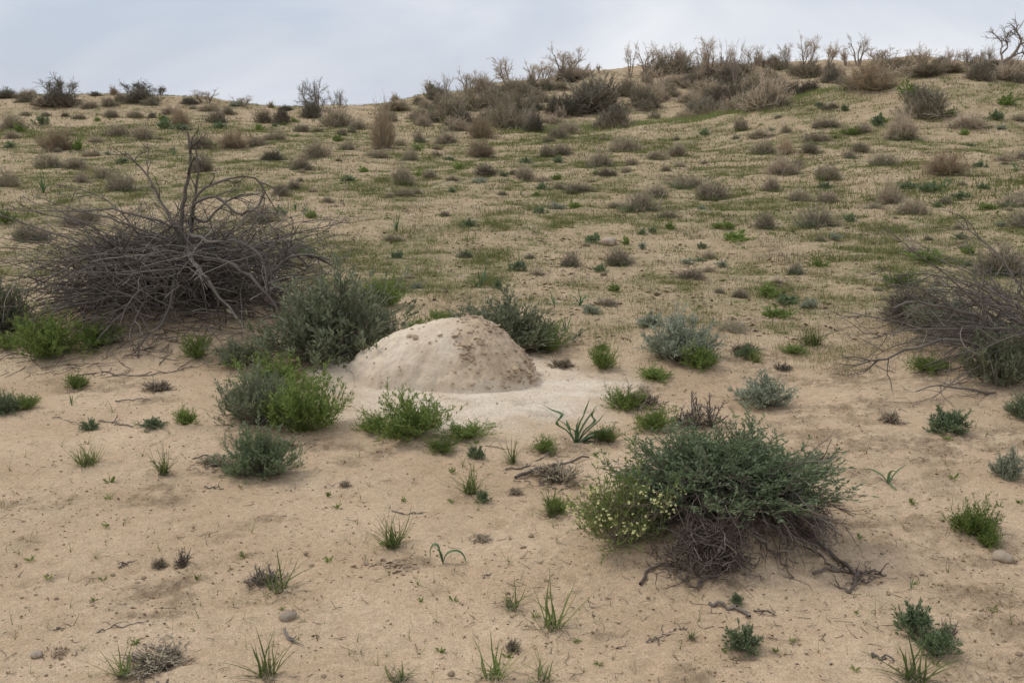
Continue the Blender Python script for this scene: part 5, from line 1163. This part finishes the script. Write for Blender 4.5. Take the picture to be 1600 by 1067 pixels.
# bright herb leaves scattered in flat rosettes
x, y = cover_points(17000, 6.2, 52, .8); pk = (rng.random(len(x)) < (.10 + .5 * patchy(x, y, 55, .0, .3, 1.8)) * sst(6.5, 9, y)) & outside_mound(x, y); x, y = x[pk], y[pk]
kk = 12; X_ = np.repeat(x, kk) + rng.normal(0, .02, len(x) * kk) * np.repeat(y / 12, kk); Y_ = np.repeat(y, kk) + rng.normal(0, .02, len(x) * kk) * np.repeat(y / 12, kk)
pos = np.stack([X_, Y_, height(X_, Y_) - .004], 1); th = rng.uniform(0, 6.28, len(X_)); dr = np.stack([np.cos(th), np.sin(th), rng.uniform(.4, 2.2, len(th))], 1)
b = MB(); sz = rng.uniform(.02, .045, len(th)) * np.clip(Y_ / 14, .7, 2.2); b.leaves(pos, dr, sz, sz * .3); flat_mesh(0, 'slope_herbs', b, [M['herb']], 'small green herb rosettes scattered over the slope')
# the green strip at the foot of the far dune
n = 15000; t_ = rng.random(n); pxs = 830 + 480 * t_; Rr = np.interp(pxs, [830, 950, 1100, 1200, 1310], [205, 199, 186, 166, 140])
q = np.linspace(0, 1, 60); tab = np.array([place(830 + 480 * a, float(np.interp(830 + 480 * a, [830, 950, 1100, 1200, 1310], [205, 199, 186, 166, 140]))) for a in q])
x = np.interp(t_, q, tab[:, 0]) + rng.normal(0, .8, n); y = np.interp(t_, q, tab[:, 1]) + rng.normal(0, 1.3, n); ok = patchy(x, y, 9, -.25, .15, 1.1) > rng.random(n); x, y = x[ok], y[ok]; n = len(x)
b = MB(); Vb = blades(x, y, rng.uniform(.05, .2, n), np.full(n, .018), 0); b.add(Vb, t=np.arange(len(Vb)).reshape(-1, 3)); flat_mesh(0, 'green_strip_grass', b, [M['grass']], 'strip of fresh green grass at the foot of the eroded dune')
n = 16000; cxs = np.array([place(a, b_)[:2] for a, b_ in [(60,210),(180,205),(140,215),(250,200),(380,205),(560,203),(700,204),(860,215),(900,225),(1000,232),(1180,250),(1440,298),(1500,305),(820,206)]])
ci = rng.integers(0, len(cxs), n); x = cxs[ci, 0] + rng.normal(0, 1.5, n); y = cxs[ci, 1] + rng.normal(0, 1.1, n)
b = MB(); Vb = blades(x, y, rng.uniform(.04, .13, n), np.full(n, .014), 0); b.add(Vb, t=np.arange(len(Vb)).reshape(-1, 3)); flat_mesh(0, 'upper_grass', b, [M['slope_grass']], 'greener grass patches high on the slope')
# fine dry litter: twig bits and leaf flakes
def litter(n, y0, y1, s0, s1, name, lab, m, power=1.0, halfw=.62, flat=True, thr=.25):
    x, y = cover_points(n, y0, y1, power, halfw); ok = (rng.random(len(x)) < .25 + .75 * patchy(x, y, 61, -.1, .35, .8)) & outside_mound(x, y); x, y = x[ok], y[ok]
    mz_, _, _ = micro(x, y); z = height(x, y) + mz_ + .0015; th = rng.uniform(0, 6.28, len(x)); dr = np.stack([np.cos(th), np.sin(th), rng.normal(0, .12, len(x))], 1)
    b = MB(); sz = rng.uniform(s0, s1, len(x)) ** 1.0; b.leaves(np.stack([x, y, z], 1), dr, sz, sz * rng.uniform(.15, .5, len(x)), 0, .2)
    return flat_mesh(0, name, b, [m], lab)
litter(26000, 2.3, 8.5, .003, .018, 'leaf_litter', 'tiny brown leaf and stem flakes on the near sand', M['litter'], 1.0)
litter(80000, 7, 50, .012, .075, 'slope_litter', 'dead stems and flakes littering the slope', M['litter'], .8)
n = 2600; x, y = cover_points(n, 2.4, 9, .9); x = np.where(rng.random(n) < .5, np.abs(x), x); ok = outside_mound(x, y); x, y = x[ok], y[ok]; n = len(x)
th = rng.uniform(0, 6.28, n); p = grow(np.stack([x, y, height(x, y) + .004], 1), np.stack([np.cos(th), np.sin(th), 0 * th], 1), rng.uniform(.015, .07, n), 5, wob=.22, floor=floor_at(.003))
b = MB(); b.tubes(p, taper(n, 5, .0014, .0006), 3); flat_mesh(0, 'twig_litter', b, [M['root']], 'short broken twigs strewn over the near sand')
# crumbs of sand crust
x, y = cover_points(60000, 2.35, 9.5, .9); _, cm, _ = micro(x, y); ok = (rng.random(len(x)) < .10 + .9 * cm) & outside_mound(x, y); x, y = x[ok][:9000], y[ok][:9000]; mz_, _, _ = micro(x, y); n = len(x)
oc = np.array([[1, 0, 0], [0, 1, 0], [-1, 0, 0], [0, -1, 0], [0, 0, .8], [0, 0, -.8]]); ot = np.array([[0, 1, 4], [1, 2, 4], [2, 3, 4], [3, 0, 4], [1, 0, 5], [2, 1, 5], [3, 2, 5], [0, 3, 5]])
s_ = .0016 + .006 * rng.random(n) ** 2.5; vv = np.stack([x, y, height(x, y) + mz_ + s_ * .2], 1)[:, None] + oc[None] * s_[:, None, None] * rng.uniform(.6, 1.35, (n, 6, 1))
b = MB(); b.add(vv.reshape(-1, 3), t=(np.arange(n)[:, None, None] * 6 + ot[None]).reshape(-1, 3)); flat_mesh(0, 'sand_crumbs', b, [M['clod']], 'small crumbs of broken sand crust')
# twigs fallen round the dead shrub
n = 420; az = rng.normal(-1.6, 1.2, n); r_ = rng.uniform(.7, 1.45, n); s = np.stack([DX + np.cos(az) * r_, DY + np.sin(az) * r_, 0 * az], 1); s[:, 2] = height(s[:, 0], s[:, 1]) + .006
p = grow(s, np.stack([rng.normal(size=n), rng.normal(size=n), 0 * az], 1), rng.uniform(.06, .3, n), 7, wob=.2, floor=floor_at(.004))
b = MB(); b.tubes(p, taper(n, 7, .003, .001), 3); flat_mesh(0, 'fallen_twigs', b, [M['deadtwig']], 'grey twigs fallen on the sand round the dead shrub')
